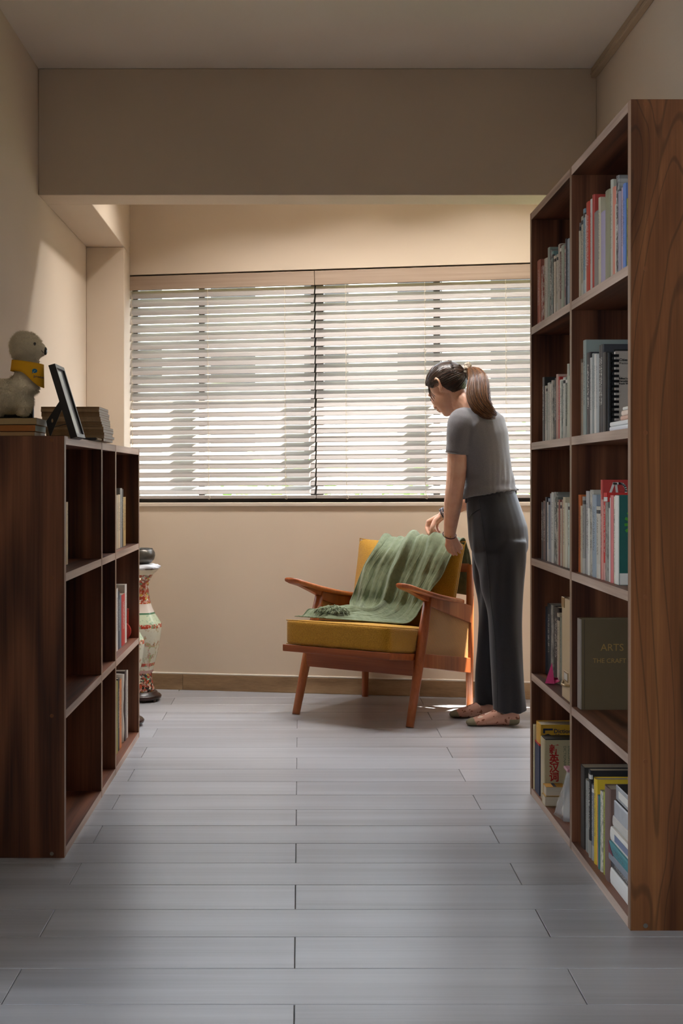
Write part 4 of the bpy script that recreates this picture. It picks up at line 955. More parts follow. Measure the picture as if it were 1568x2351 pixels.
# ------------------------------------------------------------------ throw blanket
Kinv = (Matrix.Translation(CO) @ Matrix.Rotation(CA, 4, 'Z')).inverted()
CAMP = Vector((0, 0, CH))
def on_plane(px, py, p0, n):
    """chair-local point where the sight line of a frame pixel meets a plane given in chair coordinates"""
    o = Kinv @ CAMP; d = (Kinv @ P(px, py, 6.0)) - o
    t = (p0 - o).dot(n) / d.dot(n); return o + d * t
front0 = PB0 + PBN * 0.026
seatn = Vector((0, -SLOPE, 1)).normalized(); seat0 = Vector((0, 0.2, deck_z(0.2) + CT + 0.0165))
def fr(px, py, off=0.0): return on_plane(px, py, front0 + PBN * off, PBN)
def st_(px, py, off=0.0): return on_plane(px, py, seat0 + seatn * off, seatn)
topz = fp(Vector((0, PBH / 2, 0))).z + 0.004
tv = fp(Vector((0, PBH / 2, 0))).y
def top(px, dz=0.0, dv=0.0):
    v = tv + dv; o = Kinv @ CAMP; d = (Kinv @ P(px, 1230, 6.0)) - o; t = (v - o.y) / d.y; q = o + d * t
    return Vector((q.x, v, topz + dz))
bt = lambda px, v, z: Vector((top(px).x, v, z))
def seat_top(v): return deck_z(v) + CT + 0.012
def sv(px, py, v, off=0.006):
    o = Kinv @ CAMP; d = (Kinv @ P(px, py, 6.0)) - o; q = o + d * ((v - o.y) / d.y)
    return Vector((q.x, v, max(q.z, seat_top(v) + off)))
rowsL = [bt(900, tv + 0.060, 0.56), bt(895, tv + 0.045, 0.70), top(888, 0.006, 0.012), fr(866, 1262, 0.012), fr(838, 1300, 0.016), fr(820, 1345, 0.014), fr(806, 1385, 0.012), sv(798, 1402, 0.24), sv(765, 1402, 0.14, 0.003), sv(720, 1410, 0.05, 0.003), sv(690, 1417, -0.03, 0.003)]
rowsR = [bt(1072, tv + 0.065, 0.52), bt(1068, tv + 0.050, 0.69), top(1064, 0.012, 0.012), fr(1036, 1275, 0.016), fr(1012, 1325, 0.016), fr(992, 1360, 0.014), fr(968, 1402, 0.014), sv(920, 1434, 0.20), sv(858, 1436, 0.08), sv(805, 1432, -0.03), sv(750, 1427, -0.08)]
NS, NTt = 120, 64
L_ = catmull(rowsL, NS); R_ = catmull(rowsR, NS)
pinch = Kinv @ P(986, 1229, 6.27)
vs = []; uvz = []
rb = random.Random(3)
grid = []
for i in range(NS):
    s = i / (NS - 1); row = []
    for j in range(NTt):
        tt = j / (NTt - 1); p = L_[i].lerp(R_[i], tt); row.append(p)
    grid.append(row)
def nrm(i, j):
    a = grid[min(i + 1, NS - 1)][j] - grid[max(i - 1, 0)][j]; b = grid[i][min(j + 1, NTt - 1)] - grid[i][max(j - 1, 0)]
    n = b.cross(a); n = n.normalized() if n.length > 1e-9 else PBN
    if i < NS * 0.14: ref = Vector((0, 1, 0.2))
    else: ref = Vector((0, -0.6, 0.7))
    return n if n.dot(ref) > 0 else -n
for i in range(NS):
    s = i / (NS - 1)
    for j in range(NTt):
        tt = j / (NTt - 1); p = grid[i][j]; n = nrm(i, j)
        ph = 0.5 * math.sin(5 * s + 1.1)
        w = tt * 1.0 + 0.06 * math.sin(7 * s)
        fold = 0.014 * (0.5 + 0.5 * math.sin(2 * math.pi * (2.6 * w + 0.25 * ph))) + 0.006 * math.sin(2 * math.pi * (5.7 * w - 0.6 * s)) + 0.0032 * math.sin(2 * math.pi * (12 * w + 1.2 * s))
        # one broad folded-over ridge running down the middle
        c0 = 0.40 + 0.10 * math.sin(2.4 * s - 0.4); dd = tt - c0
        ridge = 0.032 * math.exp(-(dd / 0.06) ** 2) * (1 if dd < 0 else math.exp(-dd * 14)) + 0.0
        nz = mnoise.noise(Vector((s * 9, tt * 6, 1.3))) * 0.006
        amp = smoothstep(0.10, 0.24, s) * (1 - 0.35 * smoothstep(0.66, 0.85, s))
        p2 = p + n * ((fold + ridge + nz) * amp + 0.004)
        if s > 0.62:           # crumpled heap on the seat
            kk = smoothstep(0.62, 0.8, s); p2 += seatn * kk * (0.012 * abs(math.sin(9 * s + 5 * tt)) + 0.008 * mnoise.noise(Vector((s * 22, tt * 8, 5))) + 0.002)
        if s > 0.58:
            e_ = max(smoothstep(0.72, 1.0, tt) * smoothstep(0.58, 0.7, s), smoothstep(0.93, 1.0, s)); zz_ = seat_top(p2.y) + 0.004
            p2.z = p2.z + (zz_ - p2.z) * e_ if p2.z > zz_ else zz_
        # lifted where the hand pinches it
        q = p2 - pinch; d2 = (p2.x - pinch.x) ** 2 + ((p2 - pinch).dot(PBD)) ** 2
        wgt = math.exp(-d2 / (2 * 0.052 ** 2)) * (1 if 0.1 < s < 0.5 else 0)
        vs.append(p2); uvz.append(wgt)
mx = max(uvz); im = uvz.index(mx)
delta = pinch - vs[im]
vs = [v + delta * (w / mx) for v, w in zip(vs, uvz)]
fsq = [(i * NTt + j, i * NTt + j + 1, (i + 1) * NTt + j + 1, (i + 1) * NTt + j) for i in range(NS - 1) for j in range(NTt - 1)]
t = NT('green_muslin'); v = t.coord((1, 1, 1)); wv = t.noise(t.coord((260, 260, 260)), 1, 2); sl = t.noise(t.coord((1, 1, 1)), 38, 4, 0.65); bg_ = t.noise(v, 9, 3)
t.col(t.mix(t.math('MULTIPLY', bg_, 0.5), t.ramp(sl, [(0.3, hexc('#6b7459')), (0.7, hexc('#8a9376'))]), hexc('#757f64')))
cr_ = t.noise(t.coord((46, 5, 1), 'UV'), 1.0, 3, 0.6); t.bump(t.math('ADD', t.math('ADD', t.math('MULTIPLY', sl, 0.5), t.math('MULTIPLY', wv, 0.2)), t.math('MULTIPLY', cr_, 1.2)), 0.8, 0.007); t.set(0.9, 0.1); t.b.inputs['Sheen Weight'].default_value = 0.2
blk = thing('throw_blanket', 'sage green muslin throw draped over the yellow back cushion and seat', 'blanket', CO, CA)
mb_ = MB(); mb_.add(vs, fsq); o = mb_.build('cloth', 'green_muslin', blk, smooth=True, solid=0.0024, sub=1)
uvl = o.data.uv_layers.new(name='UVMap')
for lp_ in o.data.loops: uvl.data[lp_.index].uv = ((lp_.vertex_index % NTt) / NTt, (lp_.vertex_index // NTt) / NS)
m = MB()
for e in (0, NTt - 1):
    m.tube([Vector(vs[i * NTt + e]) + Vector((0, 0, 0.001)) for i in range(0, NS, 1)], 0.0028, 5)
m.build('selvedge', 'green_muslin', blk, smooth=True)
# fringe at the end lying on the seat, and a tufted tangle
m = MB()
for k in range(90):
    j = int(k / 89 * (NTt - 1)); p = Vector(vs[(NS - 1) * NTt + j]); prv = Vector(vs[(NS - 6) * NTt + j]); d = (p - prv).normalized()
    d = (d + Vector((rb.uniform(-0.5, 0.5), rb.uniform(-0.4, 0.4), 0))).normalized(); L = rb.uniform(0.018, 0.036)
    base = seat_top((p + d * L).y) + 0.003
    e = p + d * L; e.z = base + rb.uniform(0, 0.004); mid = p + d * L * 0.5; mid.z = (p.z + e.z) / 2 + rb.uniform(0.0, 0.004)
    m.tube([p, mid, e], [0.0016, 0.0014, 0.0008], 5)
tc = sv(762, 1403, 0.0) + Vector((0, 0, 0.010))
for k in range(320):
    a = rb.uniform(0, 6.28); r = 0.055 * rb.random() ** 0.6; b = tc + Vector((r * math.cos(a) * 1.35, r * math.sin(a) * 0.6, 0.020 * (1 - (r / 0.055) ** 2) - 0.012))
    a2 = a + rb.uniform(-1.6, 1.6); d = Vector((math.cos(a2), 0.8 * math.sin(a2) - 0.35, rb.uniform(-0.25, 0.3))).normalized(); L = rb.uniform(0.014, 0.034); sd = d.cross(Vector((0, 0, 1))) * rb.uniform(-0.008, 0.008)
    e = b + d * L; e.z = max(e.z - 0.010, seat_top(e.y) + 0.002)
    m.tube([b, b + d * L * 0.5 + sd + Vector((0, 0, 0.003)), e], [0.0018, 0.0017, 0.0009], 5)
m.build('fringe', 'green_muslin', blk, smooth=True)
# ------------------------------------------------------------------ porcelain vases
t = NT('famille_porcelain'); v = t.coord((1, 1, 1)); sp_ = t.n('SeparateXYZ'); t.l(v, sp_.inputs[0]); z = sp_.outputs[2]
flo = t.n('TexVoronoi'); t.l(v, flo.inputs['Vector']); flo.inputs['Scale'].default_value = 95
fl2 = t.noise(v, 60, 4, 0.7); fl3 = t.noise(v, 24, 3, 0.6)
hue = t.ramp(t.math('MULTIPLY', t.n('SeparateColor').outputs[0], 1.0), [(0, (0, 0, 0)), (1, (1, 1, 1))])
sc2 = t.n('SeparateColor'); t.l(flo.outputs['Color'], sc2.inputs[0])
flower = t.ramp(sc2.outputs[0], [(0.0, hexc('#b5563c')), (0.25, hexc('#d8a08c')), (0.42, hexc('#7fa07c')), (0.58, hexc('#e6ddc8')), (0.75, hexc('#c0452f')), (0.9, hexc('#d9b35c'))], 'CONSTANT')
rust = t.mix(t.ramp(fl2, [(0.42, (0, 0, 0)), (0.5, (1, 1, 1))]), hexc('#a8452f'), flower)
scene_ = t.mix(t.ramp(fl3, [(0.52, (0, 0, 0)), (0.60, (1, 1, 1))]), hexc('#dcd9c4'), t.ramp(fl2, [(0.3, hexc('#5d7f52')), (0.45, hexc('#b9bd8a')), (0.55, hexc('#c98a72')), (0.7, hexc('#4e6b60'))]))
black_ = t.mix(t.ramp(fl2, [(0.45, (0, 0, 0)), (0.52, (1, 1, 1))]), hexc('#1f231d'), flower)
mint = t.mix(t.ramp(fl2, [(0.55, (0, 0, 0)), (0.66, (1, 1, 1))]), hexc('#c5d0b0'), hexc('#7fa58a'))
sel = t.ramp(t.math('MULTIPLY', z, 1.4), [(0, (0, 0, 0)), (1, (1, 1, 1))])
def band(z0, z1): return t.math('MULTIPLY', t.math('GREATER_THAN', z, z0), t.math('LESS_THAN', z, z1))
c = scene_
for z0, z1, cc in ((0.0, 0.135, black_), (0.135, 0.15, hexc('#c99a90')), (0.17, 0.185, rust), (0.355, 0.375, rust), (0.375, 0.42, mint), (0.42, 0.428, hexc('#4f7a5c')), (0.428, 0.47, hexc('#dccfc2')), (0.47, 0.61, rust), (0.61, 0.7, hexc('#e2d6bd'))):
    c = t.mix(band(z0, z1), c, cc)
t.col(c); t.set(0.16, 0.6)
plain('pewter', '#5c5750', 0.35, 0.5, 0.7, var=0.25, vscale=40); plain('white_cloth', '#d6d8dc', 0.9)
def vase(label, loc):
    o = thing('porcelain_vase', label, 'vase', loc, R(12), 'pair of porcelain floor vases')
    hexf = lambda a, z: 1 - 0.055 * (0.5 - 0.5 * math.cos(6 * a)) * (1 if 0.05 < z < 0.62 else 0.4)
    prof = [(0.060, 0.04), (0.064, 0.055), (0.063, 0.07), (0.054, 0.105), (0.052, 0.135), (0.059, 0.14), (0.059, 0.15), (0.066, 0.18), (0.078, 0.22), (0.089, 0.27), (0.096, 0.32), (0.100, 0.352), (0.100, 0.368), (0.096, 0.376), (0.082, 0.40), (0.068, 0.42), (0.054, 0.45), (0.043, 0.485), (0.0375, 0.525), (0.037, 0.555), (0.043, 0.585), (0.058, 0.61), (0.078, 0.628), (0.085, 0.634), (0.084, 0.638), (0.07, 0.634), (0.05, 0.615)]
    MB().lathe(prof, 48, fn=hexf).build('body', 'famille_porcelain', o, smooth=True)
    m = MB().lathe([(0.085, 0.008), (0.097, 0.014), (0.099, 0.024), (0.092, 0.032), (0.080, 0.036), (0.078, 0.045), (0.072, 0.048), (0.066, 0.044)], 40)
    s = m.build('wooden_stand', 'dark_rosewood', o, smooth=True)
    for k in range(5):
        a = 2 * math.pi * k / 5 + 0.4; MB().tube([(0.082 * math.cos(a), 0.082 * math.sin(a), 0.016), (0.088 * math.cos(a), 0.088 * math.sin(a), 0.0)], [0.011, 0.008], 8).build('stand_foot', 'dark_rosewood', s, smooth=True)
    return o
V1 = P(324, 1097, 6.45); V1.z = 0.0; V2 = P(279, 1097, 5.80); V2.z = 0.0
vase('tall painted porcelain vase carrying the pewter bowl by the far wall', V1)
vase('painted porcelain vase mostly hidden behind the end of the low bookcase', V2)
cl = thing('folded_cloth', 'crumpled white cloth between the vase rim and pewter bowl', 'cloth', (V1.x, V1.y, 0.640))
rings = []
for i, (r, z) in enumerate(((0.070, -0.0005), (0.088, 0.0), (0.09, 0.008), (0.078, 0.017), (0.05, 0.021))):
    rings.append([Vector((r * math.cos(a) * (1 + 0.07 * math.sin(7 * a + i)), r * math.sin(a) * (1 + 0.07 * math.sin(5 * a)), z + (0.004 * math.sin(6 * a + i * 0.8) if 0 < i < 4 else 0))) for a in [2 * math.pi * k / 44 for k in range(44)]])
MB().loft(rings).build('cloth_fold', 'white_cloth', cl, smooth=True)
MB().tube([Vector((0.085 * math.cos(a), 0.085 * math.sin(a), 0.006 + 0.003 * math.sin(5 * a))) for a in [2 * math.pi * k / 40 for k in range(40)]], 0.006, 6, closed=True).build('cloth_hem', 'white_cloth', cl, smooth=True)
bo = thing('pewter_bowl', 'dark pewter bowl resting on white cloth atop the tall vase', 'bowl', (V1.x, V1.y, 0.6615))
MB().lathe([(0.03, 0.0), (0.048, 0.006), (0.063, 0.022), (0.068, 0.040), (0.066, 0.056), (0.058, 0.069), (0.053, 0.074), (0.050, 0.072), (0.055, 0.060), (0.060, 0.04), (0.05, 0.018), (0.02, 0.008)], 40).build('vessel', 'pewter', bo, smooth=True)
MB().tube([Vector((0.0545 * math.cos(a), 0.0545 * math.sin(a), 0.0735)) for a in [2 * math.pi * k / 40 for k in range(40)]], 0.002, 6, closed=True).build('rim', 'pewter', bo, smooth=True)
# ------------------------------------------------------------------ woman bending over the chair
PH = R(22.0)
PF = Vector((-math.cos(PH), math.sin(PH), 0)); PL = Vector((-math.sin(PH), -math.cos(PH), 0)); UP = Vector((0, 0, 1))
t = NT('skin'); n_ = t.noise(t.coord(), 18, 4); t.col(t.ramp(n_, [(0.3, hexc('#d29d82')), (0.7, hexc('#e2b49a'))])); t.set(0.5, 0.4)
t.b.inputs['Subsurface Weight'].default_value = 0.12; t.b.inputs['Subsurface Radius'].default_value = (0.012, 0.005, 0.003)
fabric('grey_knit', '#807e80', '#6c6a6e', 420, 0.35, 0.0015, 0.85); fabric('charcoal_twill', '#303035', '#26262a', 500, 0.15, 0.001, 0.62)
plain('lips', '#b06a5c', 0.45); plain('lash', '#1a1210', 0.6); plain('nail', '#e9d2c8', 0.25, 0.5)
def ring(c, a, b, n=28, sq=1.0):
    out = []
    for k in range(n):
        x, y = math.cos(2 * math.pi * k / n), math.sin(2 * math.pi * k / n)
        if sq != 1.0: x, y = math.copysign(abs(x) ** sq, x), math.copysign(abs(y) ** sq, y)
        out.append(Vector(c) + a * x + b * y)
    return out
def torso_ring(px, py, Y, w, d, tilt):
    c = P(px, py, Y); fa = PF * math.cos(R(tilt)) - UP * math.sin(R(tilt))
    return ring(c, PL * w, fa * d)
# landmarks
HIP = P(1143, 1205, 5.93)
NECK = P(1070, 930, 5.975)
SHL = P(1057, 974, 5.835); SHR = P(1098, 962, 6.12)
ELL, WRL = P(1043, 1130, 5.87), P(1032, 1226, 6.02)
ELR, WRR = P(1122, 1122, 6.21), P(1019, 1181, 6.27)
ANL, ANR = P(1172, 1618, 5.805), P(1128, 1598, 6.02)
# ---- shirt and torso sections: px, py, Y, half width, half depth, tilt
TORSO = [(1126, 1136, 5.935, 0.152, 0.114, 10), (1123, 1118, 5.937, 0.145, 0.106, 11), (1121, 1090, 5.94, 0.138, 0.098, 14), (1114, 1050, 5.945, 0.15, 0.104, 20), (1108, 1015, 5.95, 0.163, 0.112, 24), (1101, 985, 5.957, 0.168, 0.110, 28), (1092, 966, 5.963, 0.160, 0.090, 28), (1083, 953, 5.968, 0.118, 0.068, 26), (1076, 944, 5.972, 0.064, 0.052, 26)]
# ---- head frame
HC = P(1028, 890, 6.02)
yaw, pitch = R(47.0), R(31.0)
hf0 = Vector((-math.cos(yaw), math.sin(yaw), 0)); HL = Vector((-math.sin(yaw), -math.cos(yaw), 0))
HF = (hf0 * math.cos(pitch) - UP * math.sin(pitch)).normalized(); HU = HL.cross(HF); HU = HU if HU.z > 0 else -HU
def HD(f, l, u): return HC + HF * f + HL * l + HU * u
def limb(mb, pts, rad, n=16, cnt=None, **kw):
    cnt = cnt or len(pts) * 5
    p = catmull(pts, cnt); r = catmull([(a[0], a[1], 0) if isinstance(a, tuple) else (a, a, 0) for a in rad], cnt)
    return mb.tube(p, [(x.x, x.y) for x in r], n, round_ends=True, **kw)
body = MB()
body.loft([torso_ring(a, b, c, w * 0.88, d * 0.88, t_) for a, b, c, w, d, t_ in TORSO])
for px, py, Y, w, d in ((1130, 1150, 5.932, 0.15, 0.11), (1143, 1205, 5.93, 0.16, 0.112), (1145, 1250, 5.93, 0.14, 0.1)): pass
body.loft([ring(P(px, py, 5.93), PL * w, PF * d) for px, py, w, d in ((1124, 1122, 0.125, 0.088), (1130, 1150, 0.14, 0.1), (1140, 1195, 0.158, 0.112), (1144, 1235, 0.15, 0.108), (1145, 1262, 0.1, 0.09))])
limb(body, [P(1084, 955, 5.966), NECK, P(1052, 918, 5.997), P(1046, 905, 6.005)], [0.056, 0.05, 0.047, 0.05], 18)
for hx, kn, an, off in (((1146, 1240, 5.87), (1160, 1425, 5.83), ANL, 0), ((1142, 1240, 6.0), (1138, 1430, 6.02), ANR, 0)):
    limb(body, [P(*hx), P(*hx).lerp(P(*kn), 0.5), P(*kn), P(*kn).lerp(an, 0.35), an], [0.085, 0.07, 0.05, 0.048, 0.034], 18)
# head volumes
def ell(f, l, u, rf, rl, ru, tilt=0):
    a = HF * math.cos(R(tilt)) + HU * math.sin(R(tilt)); b = -HF * math.sin(R(tilt)) + HU * math.cos(R(tilt))
    body.ellipsoid(HD(f, l, u), (a * rf, HL * rl, b * ru), 28, 18)
ell(-0.005, 0, 0.028, 0.092, 0.073, 0.083)            # cranium
ell(0.030, 0, -0.028, 0.062, 0.060, 0.075)            # face
ell(0.040, 0, -0.072, 0.043, 0.042, 0.036)            # jaw
ell(0.058, 0, -0.094, 0.024, 0.024, 0.018)            # chin
for s in (-1, 1):
    ell(0.055, s * 0.034, -0.030, 0.030, 0.026, 0.030)  # cheek
    ell(0.080, s * 0.022, 0.012, 0.012, 0.024, 0.010)   # brow
limb(body, [HD(0.088, 0, 0.004), HD(0.096, 0, -0.018), HD(0.105, 0, -0.035), HD(0.094, 0, -0.042)], [0.008, 0.009, 0.011, 0.009], 12)
for s in (-1, 1): ell(0.098, s * 0.010, -0.040, 0.009, 0.008, 0.007)
ell(0.090, 0, -0.060, 0.012, 0.020, 0.006); ell(0.087, 0, -0.069, 0.011, 0.017, 0.006)   # lips
ell(0.080, 0.026, -0.006, 0.012, 0.014, 0.009); ell(0.080, -0.026, -0.006, 0.012, 0.014, 0.009)   # eyelids
for s in (-1, 1):                                       # ears: rim, lobe, bowl
    rim = [(-0.004, 0.066, 0.018), (-0.010, 0.078, 0.030), (-0.022, 0.084, 0.030), (-0.030, 0.085, 0.014), (-0.026, 0.081, -0.006), (-0.016, 0.076, -0.022), (-0.007, 0.070, -0.028), (-0.004, 0.066, -0.020)]
    limb(body, [HD(f, s * l, u) for f, l, u in rim], [0.0042, 0.0046, 0.005, 0.005, 0.005, 0.0062, 0.006, 0.004], 10, 34)
    ell(-0.014, s * 0.071, 0.002, 0.013, 0.006, 0.022)
# arms
limb(body, [SHL + Vector((0.02, 0.03, 0.005)), SHL, SHL.lerp(ELL, 0.35), SHL.lerp(ELL, 0.75) + Vector((0.002, 0, 0)), ELL, ELL.lerp(WRL, 0.25) + Vector((0.0, -0.004, 0)), ELL.lerp(WRL, 0.65), WRL], [0.042, 0.045, 0.0455, 0.043, 0.0405, 0.041, 0.0335, (0.025, 0.0285)], 18)
limb(body, [SHR + Vector((-0.02, -0.03, 0.005)), SHR, SHR.lerp(ELR, 0.4), ELR, ELR.lerp(WRR, 0.3), ELR.lerp(WRR, 0.7), WRR], [0.042, 0.044, 0.044, 0.04, 0.0395, 0.032, (0.026, 0.0235)], 18)
# near (left) hand: palm and five fingers resting on the pillow corner
PN = [P(1025.5, 1252, 6.06), P(1033, 1255.5, 6.065), P(1041, 1256, 6.07), P(1048.5, 1253, 6.075)]     # knuckles little .. index
for k, kn in enumerate(PN):
    limb(body, [WRL + (kn - sum(PN, Vector()) / 4) * 0.55, WRL.lerp(kn, 0.5), kn], [0.0135, 0.012, 0.0092], 12)
tips = [((1028, 1262, 6.08), (1033, 1268.5, 6.085)), ((1036, 1266.5, 6.085), (1040.5, 1274, 6.092)), ((1044, 1266.5, 6.09), (1048.5, 1273.5, 6.097)), ((1051.5, 1262.5, 6.093), (1056, 1269, 6.10))]
for kn, (a, b), r in zip(PN, tips, (0.0064, 0.007, 0.0073, 0.0071)):
    limb(body, [kn, P(*a), P(*b)], [r + 0.001, r, r * 0.86], 12, 14)
limb(body, [WRL.lerp(PN[3], 0.25) + Vector((0.012, 0.01, 0)), P(1050, 1245, 6.065), P(1055, 1252, 6.08), P(1059.5, 1259, 6.09)], [0.0125, 0.0115, 0.0098, 0.0085], 12, 18)
# far (right) hand: thumb and index pinch the blanket, other fingers curled behind
KR = [P(983.5, 1198, 6.30), P(990, 1196, 6.325), P(997, 1197, 6.345), P(1004, 1199, 6.36)]          # index .. little
for k, kn in enumerate(KR):
    limb(body, [WRR + (kn - KR[1]) * 0.35, WRR.lerp(kn, 0.55), kn], [0.0145, 0.014, 0.0115], 12)
limb(body, [KR[0], P(979.5, 1209, 6.30), P(980, 1216, 6.29), P(983.5, 1225, 6.275)], [0.0098, 0.0088, 0.0082, 0.0072], 12, 18)
limb(body, [KR[1], P(986, 1210, 6.33), P(990, 1219, 6.32), P(994, 1224, 6.305)], [0.0095, 0.0088, 0.0082, 0.0072], 12, 18)
limb(body, [KR[2], P(995, 1212, 6.345), P(999, 1220, 6.33), P(1003, 1223, 6.315)], [0.0092, 0.0085, 0.008, 0.007], 12, 18)
limb(body, [KR[3], P(1004, 1211, 6.355), P(1007, 1218, 6.34), P(1009, 1221, 6.325)], [0.0082, 0.0075, 0.007, 0.0062], 12, 18)
limb(body, [WRR.lerp(KR[0], 0.25) + Vector((0, -0.012, -0.004)), P(999, 1197, 6.265), P(993, 1209, 6.255), P(991, 1219, 6.258), P(987.5, 1228.5, 6.268)], [0.0145, 0.0128, 0.0108, 0.0098, 0.008], 12, 22)
# feet inside the socks
def foot_pts(heel, toe):
    return heel, toe
FL_H, FL_T = P(1186, 1654, 5.80), P(1072, 1657, 5.80); FL_H.z = FL_T.z = 0
FR_H, FR_T = P(1142, 1640, 6.0), P(1034, 1640, 6.0); FR_H.z = FR_T.z = 0
def foot(mb, H_, T_, ank, g):
    d = (T_ - H_); L = d.length; d.normalize(); lat = UP.cross(d).normalized(); rr = []
    for f_, w, h0, h1 in ((-0.055, 0.016, 0.012, 0.040), (-0.02, 0.026, 0.003, 0.066), (0.10, 0.031, 0.0005, 0.088), (0.22, 0.032, 0.0005, 0.090), (0.36, 0.032, 0.0015, 0.078), (0.52, 0.036, 0.0015, 0.060), (0.68, 0.041, 0.0005, 0.046), (0.82, 0.041, 0.0005, 0.036), (0.94, 0.034, 0.001, 0.028), (1.0, 0.022, 0.004, 0.021), (1.02, 0.010, 0.008, 0.016)):
        c = H_ + d * (f_ * L) + UP * ((h0 + h1) / 2); sk = lat * (0.004 * math.sin(f_ * 3))
        rr.append(ring(c + sk, lat * (w + g), UP * ((h1 - h0) / 2 + g * 0.6), 20, 0.9))
    mb.loft(rr)
    # ankle up into the trouser leg
    mb.tube([H_ + d * L * 0.16 + UP * 0.05, H_ + d * L * 0.15 + UP * 0.10, Vector((ank.x, ank.y, 0.135))], [(0.034 + g, 0.036 + g), (0.031 + g, 0.033 + g), (0.034 + g, 0.034 + g)], 18)
foot(body, FL_H, FL_T, ANL, -0.003); foot(body, FR_H, FR_T, ANR, -0.003)
person = body.build('person', 'skin'); remesh(person, 0.0026, 4, 0.5)
tag(person, 'woman in grey short-sleeved top and charcoal trousers bending over the armchair', 'person')
# ---- face details
for s in (-1, 1):
    MB().tube([HD(0.0905, s * 0.016, -0.008), HD(0.0935, s * 0.026, -0.0115), HD(0.088, s * 0.038, -0.008)], [0.0014, 0.002, 0.0012], 6).build('eyelashes', 'lash', person, smooth=True)
    MB().tube([HD(0.0915, s * 0.012, 0.017), HD(0.092, s * 0.024, 0.021), HD(0.081, s * 0.038, 0.018)], [0.0015, 0.0028, 0.0014], 6).build('eyebrow', 'lash', person, smooth=True)
m = MB(); m.ellipsoid(HD(0.0945, 0, -0.0605), (HF * 0.0062, HL * 0.016, HU * 0.0042), 16, 8); m.ellipsoid(HD(0.0915, 0, -0.0685), (HF * 0.0062, HL * 0.014, HU * 0.0045), 16, 8)
m.build('lips', 'lips', person, smooth=True)
nd_ = (P(1059.5, 1259, 6.09) - P(1055, 1252, 6.08)).normalized()
MB().ellipsoid(P(1060, 1259.3, 6.083), (nd_ * 0.0065, UP.cross(nd_).normalized() * 0.0052, nd_.cross(UP.cross(nd_).normalized()) * 0.003), 14, 8).build('thumbnail', 'nail', person, smooth=True)
# ---- shirt
sh = MB()
sh.loft([torso_ring(a, b, c, w + (0.008 if i else 0.010), d + (0.008 if i else 0.012), t_) for i, (a, b, c, w, d, t_) in enumerate(TORSO)])
sleeve = [(0.060, 0.060), (0.063, 0.063), (0.060, 0.060), (0.055, 0.055), (0.0535, 0.0535)]
for sh0, el in ((SHL, ELL), (SHR, ELR)):
    inn = P(1085, 958, 5.966); a0 = sh0.lerp(inn, 0.45)
    pts = [a0, sh0.lerp(inn, 0.12) + Vector((0, 0, 0.004)), sh0.lerp(el, 0.12), sh0.lerp(el, 0.27), sh0.lerp(el, 0.42)]
    p = catmull(pts, 18); r = catmull([(x, y, 0) for x, y in sleeve], 18)
    sh.tube(p, [(x.x, x.y) for x in r], 22)
shirt = sh.build('shirt', 'grey_knit'); remesh(shirt, 0.0055, 9, 0.5)
HEMA = P(1068, 1136, 5.93); HEMB = P(1183, 1118, 5.93)
def wr(v, co):
    return v
NRM = [v.normal.copy() for v in shirt.data.vertices]; NEW = []
for v in shirt.data.vertices:       # soft folds: ribbed hem, creases at the back waist and under the arm
    co = v.co; px = VX + co.x * F / co.y; py = VY + (CH - co.z) * F / co.y
    n = NRM[v.index]
    d = 0.0022 * math.sin(px * 0.55 + 2 * mnoise.noise(co * 9)) * smoothstep(1040, 1105, py) * smoothstep(1085, 1165, px)
    d += 0.0026 * mnoise.noise(Vector((co.x * 16, co.y * 16, co.z * 7)))
    dd = (px - 1085) * 0.55 + (py - 1045) * 0.84
    d += 0.004 * math.exp(-((px - 1090 + 0.3 * (py - 985)) / 7) ** 2) * smoothstep(950, 975, py) * (1 - smoothstep(1030, 1060, py))
    d -= 0.003 * smoothstep(1100, 1116, py) * (1 - smoothstep(1116, 1124, py))
    NEW += list(co + n * d)
shirt.data.vertices.foreach_set('co', NEW); shirt.data.update()
shirt.parent = person
def hoop(name, rings_pts, r, mat, parent, n=8):
    return MB().tube(rings_pts, r, n, closed=True).build(name, mat, parent, smooth=True)
e0 = SHL.lerp(ELL, 0.42); axd = (ELL - SHL).normalized(); a_ = axd.orthogonal().normalized(); b_ = axd.cross(a_)
hoop('sleeve_hem', [e0 + (a_ * math.cos(q) + b_ * math.sin(q)) * 0.0535 for q in [2 * math.pi * k / 40 for k in range(40)]], [(0.006, 0.0016)] * 40 if False else 0.0022, 'grey_knit', shirt)
# ---- trousers
tr = MB()
WAIST = [(1125, 1122, 0.137, 0.100), (1128, 1140, 0.146, 0.108), (1132, 1160, 0.156, 0.116), (1137, 1182, 0.168, 0.123), (1142, 1208, 0.178, 0.129), (1144, 1235, 0.178, 0.130), (1146, 1258, 0.168, 0.126), (1147, 1280, 0.14, 0.11)]
tr.loft([ring(P(a, b, 5.93) + (UP * 0), PL * w, (PF * d) - UP * (0.018 * (1 - min(1, max(0, (b - 1122) / 60))))) for a, b, w, d in WAIST])
LEGL = [(1146, 1240, 5.868, 0.098, 0.122), (1149, 1285, 5.855, 0.098, 0.112), (1153, 1340, 5.845, 0.09, 0.096), (1158, 1400, 5.835, 0.078, 0.080), (1160, 1450, 5.828, 0.072, 0.0735), (1162, 1510, 5.82, 0.070, 0.0725), (1166, 1575, 5.812, 0.070, 0.073), (1171, 1633, 5.803, 0.071, 0.0745)]
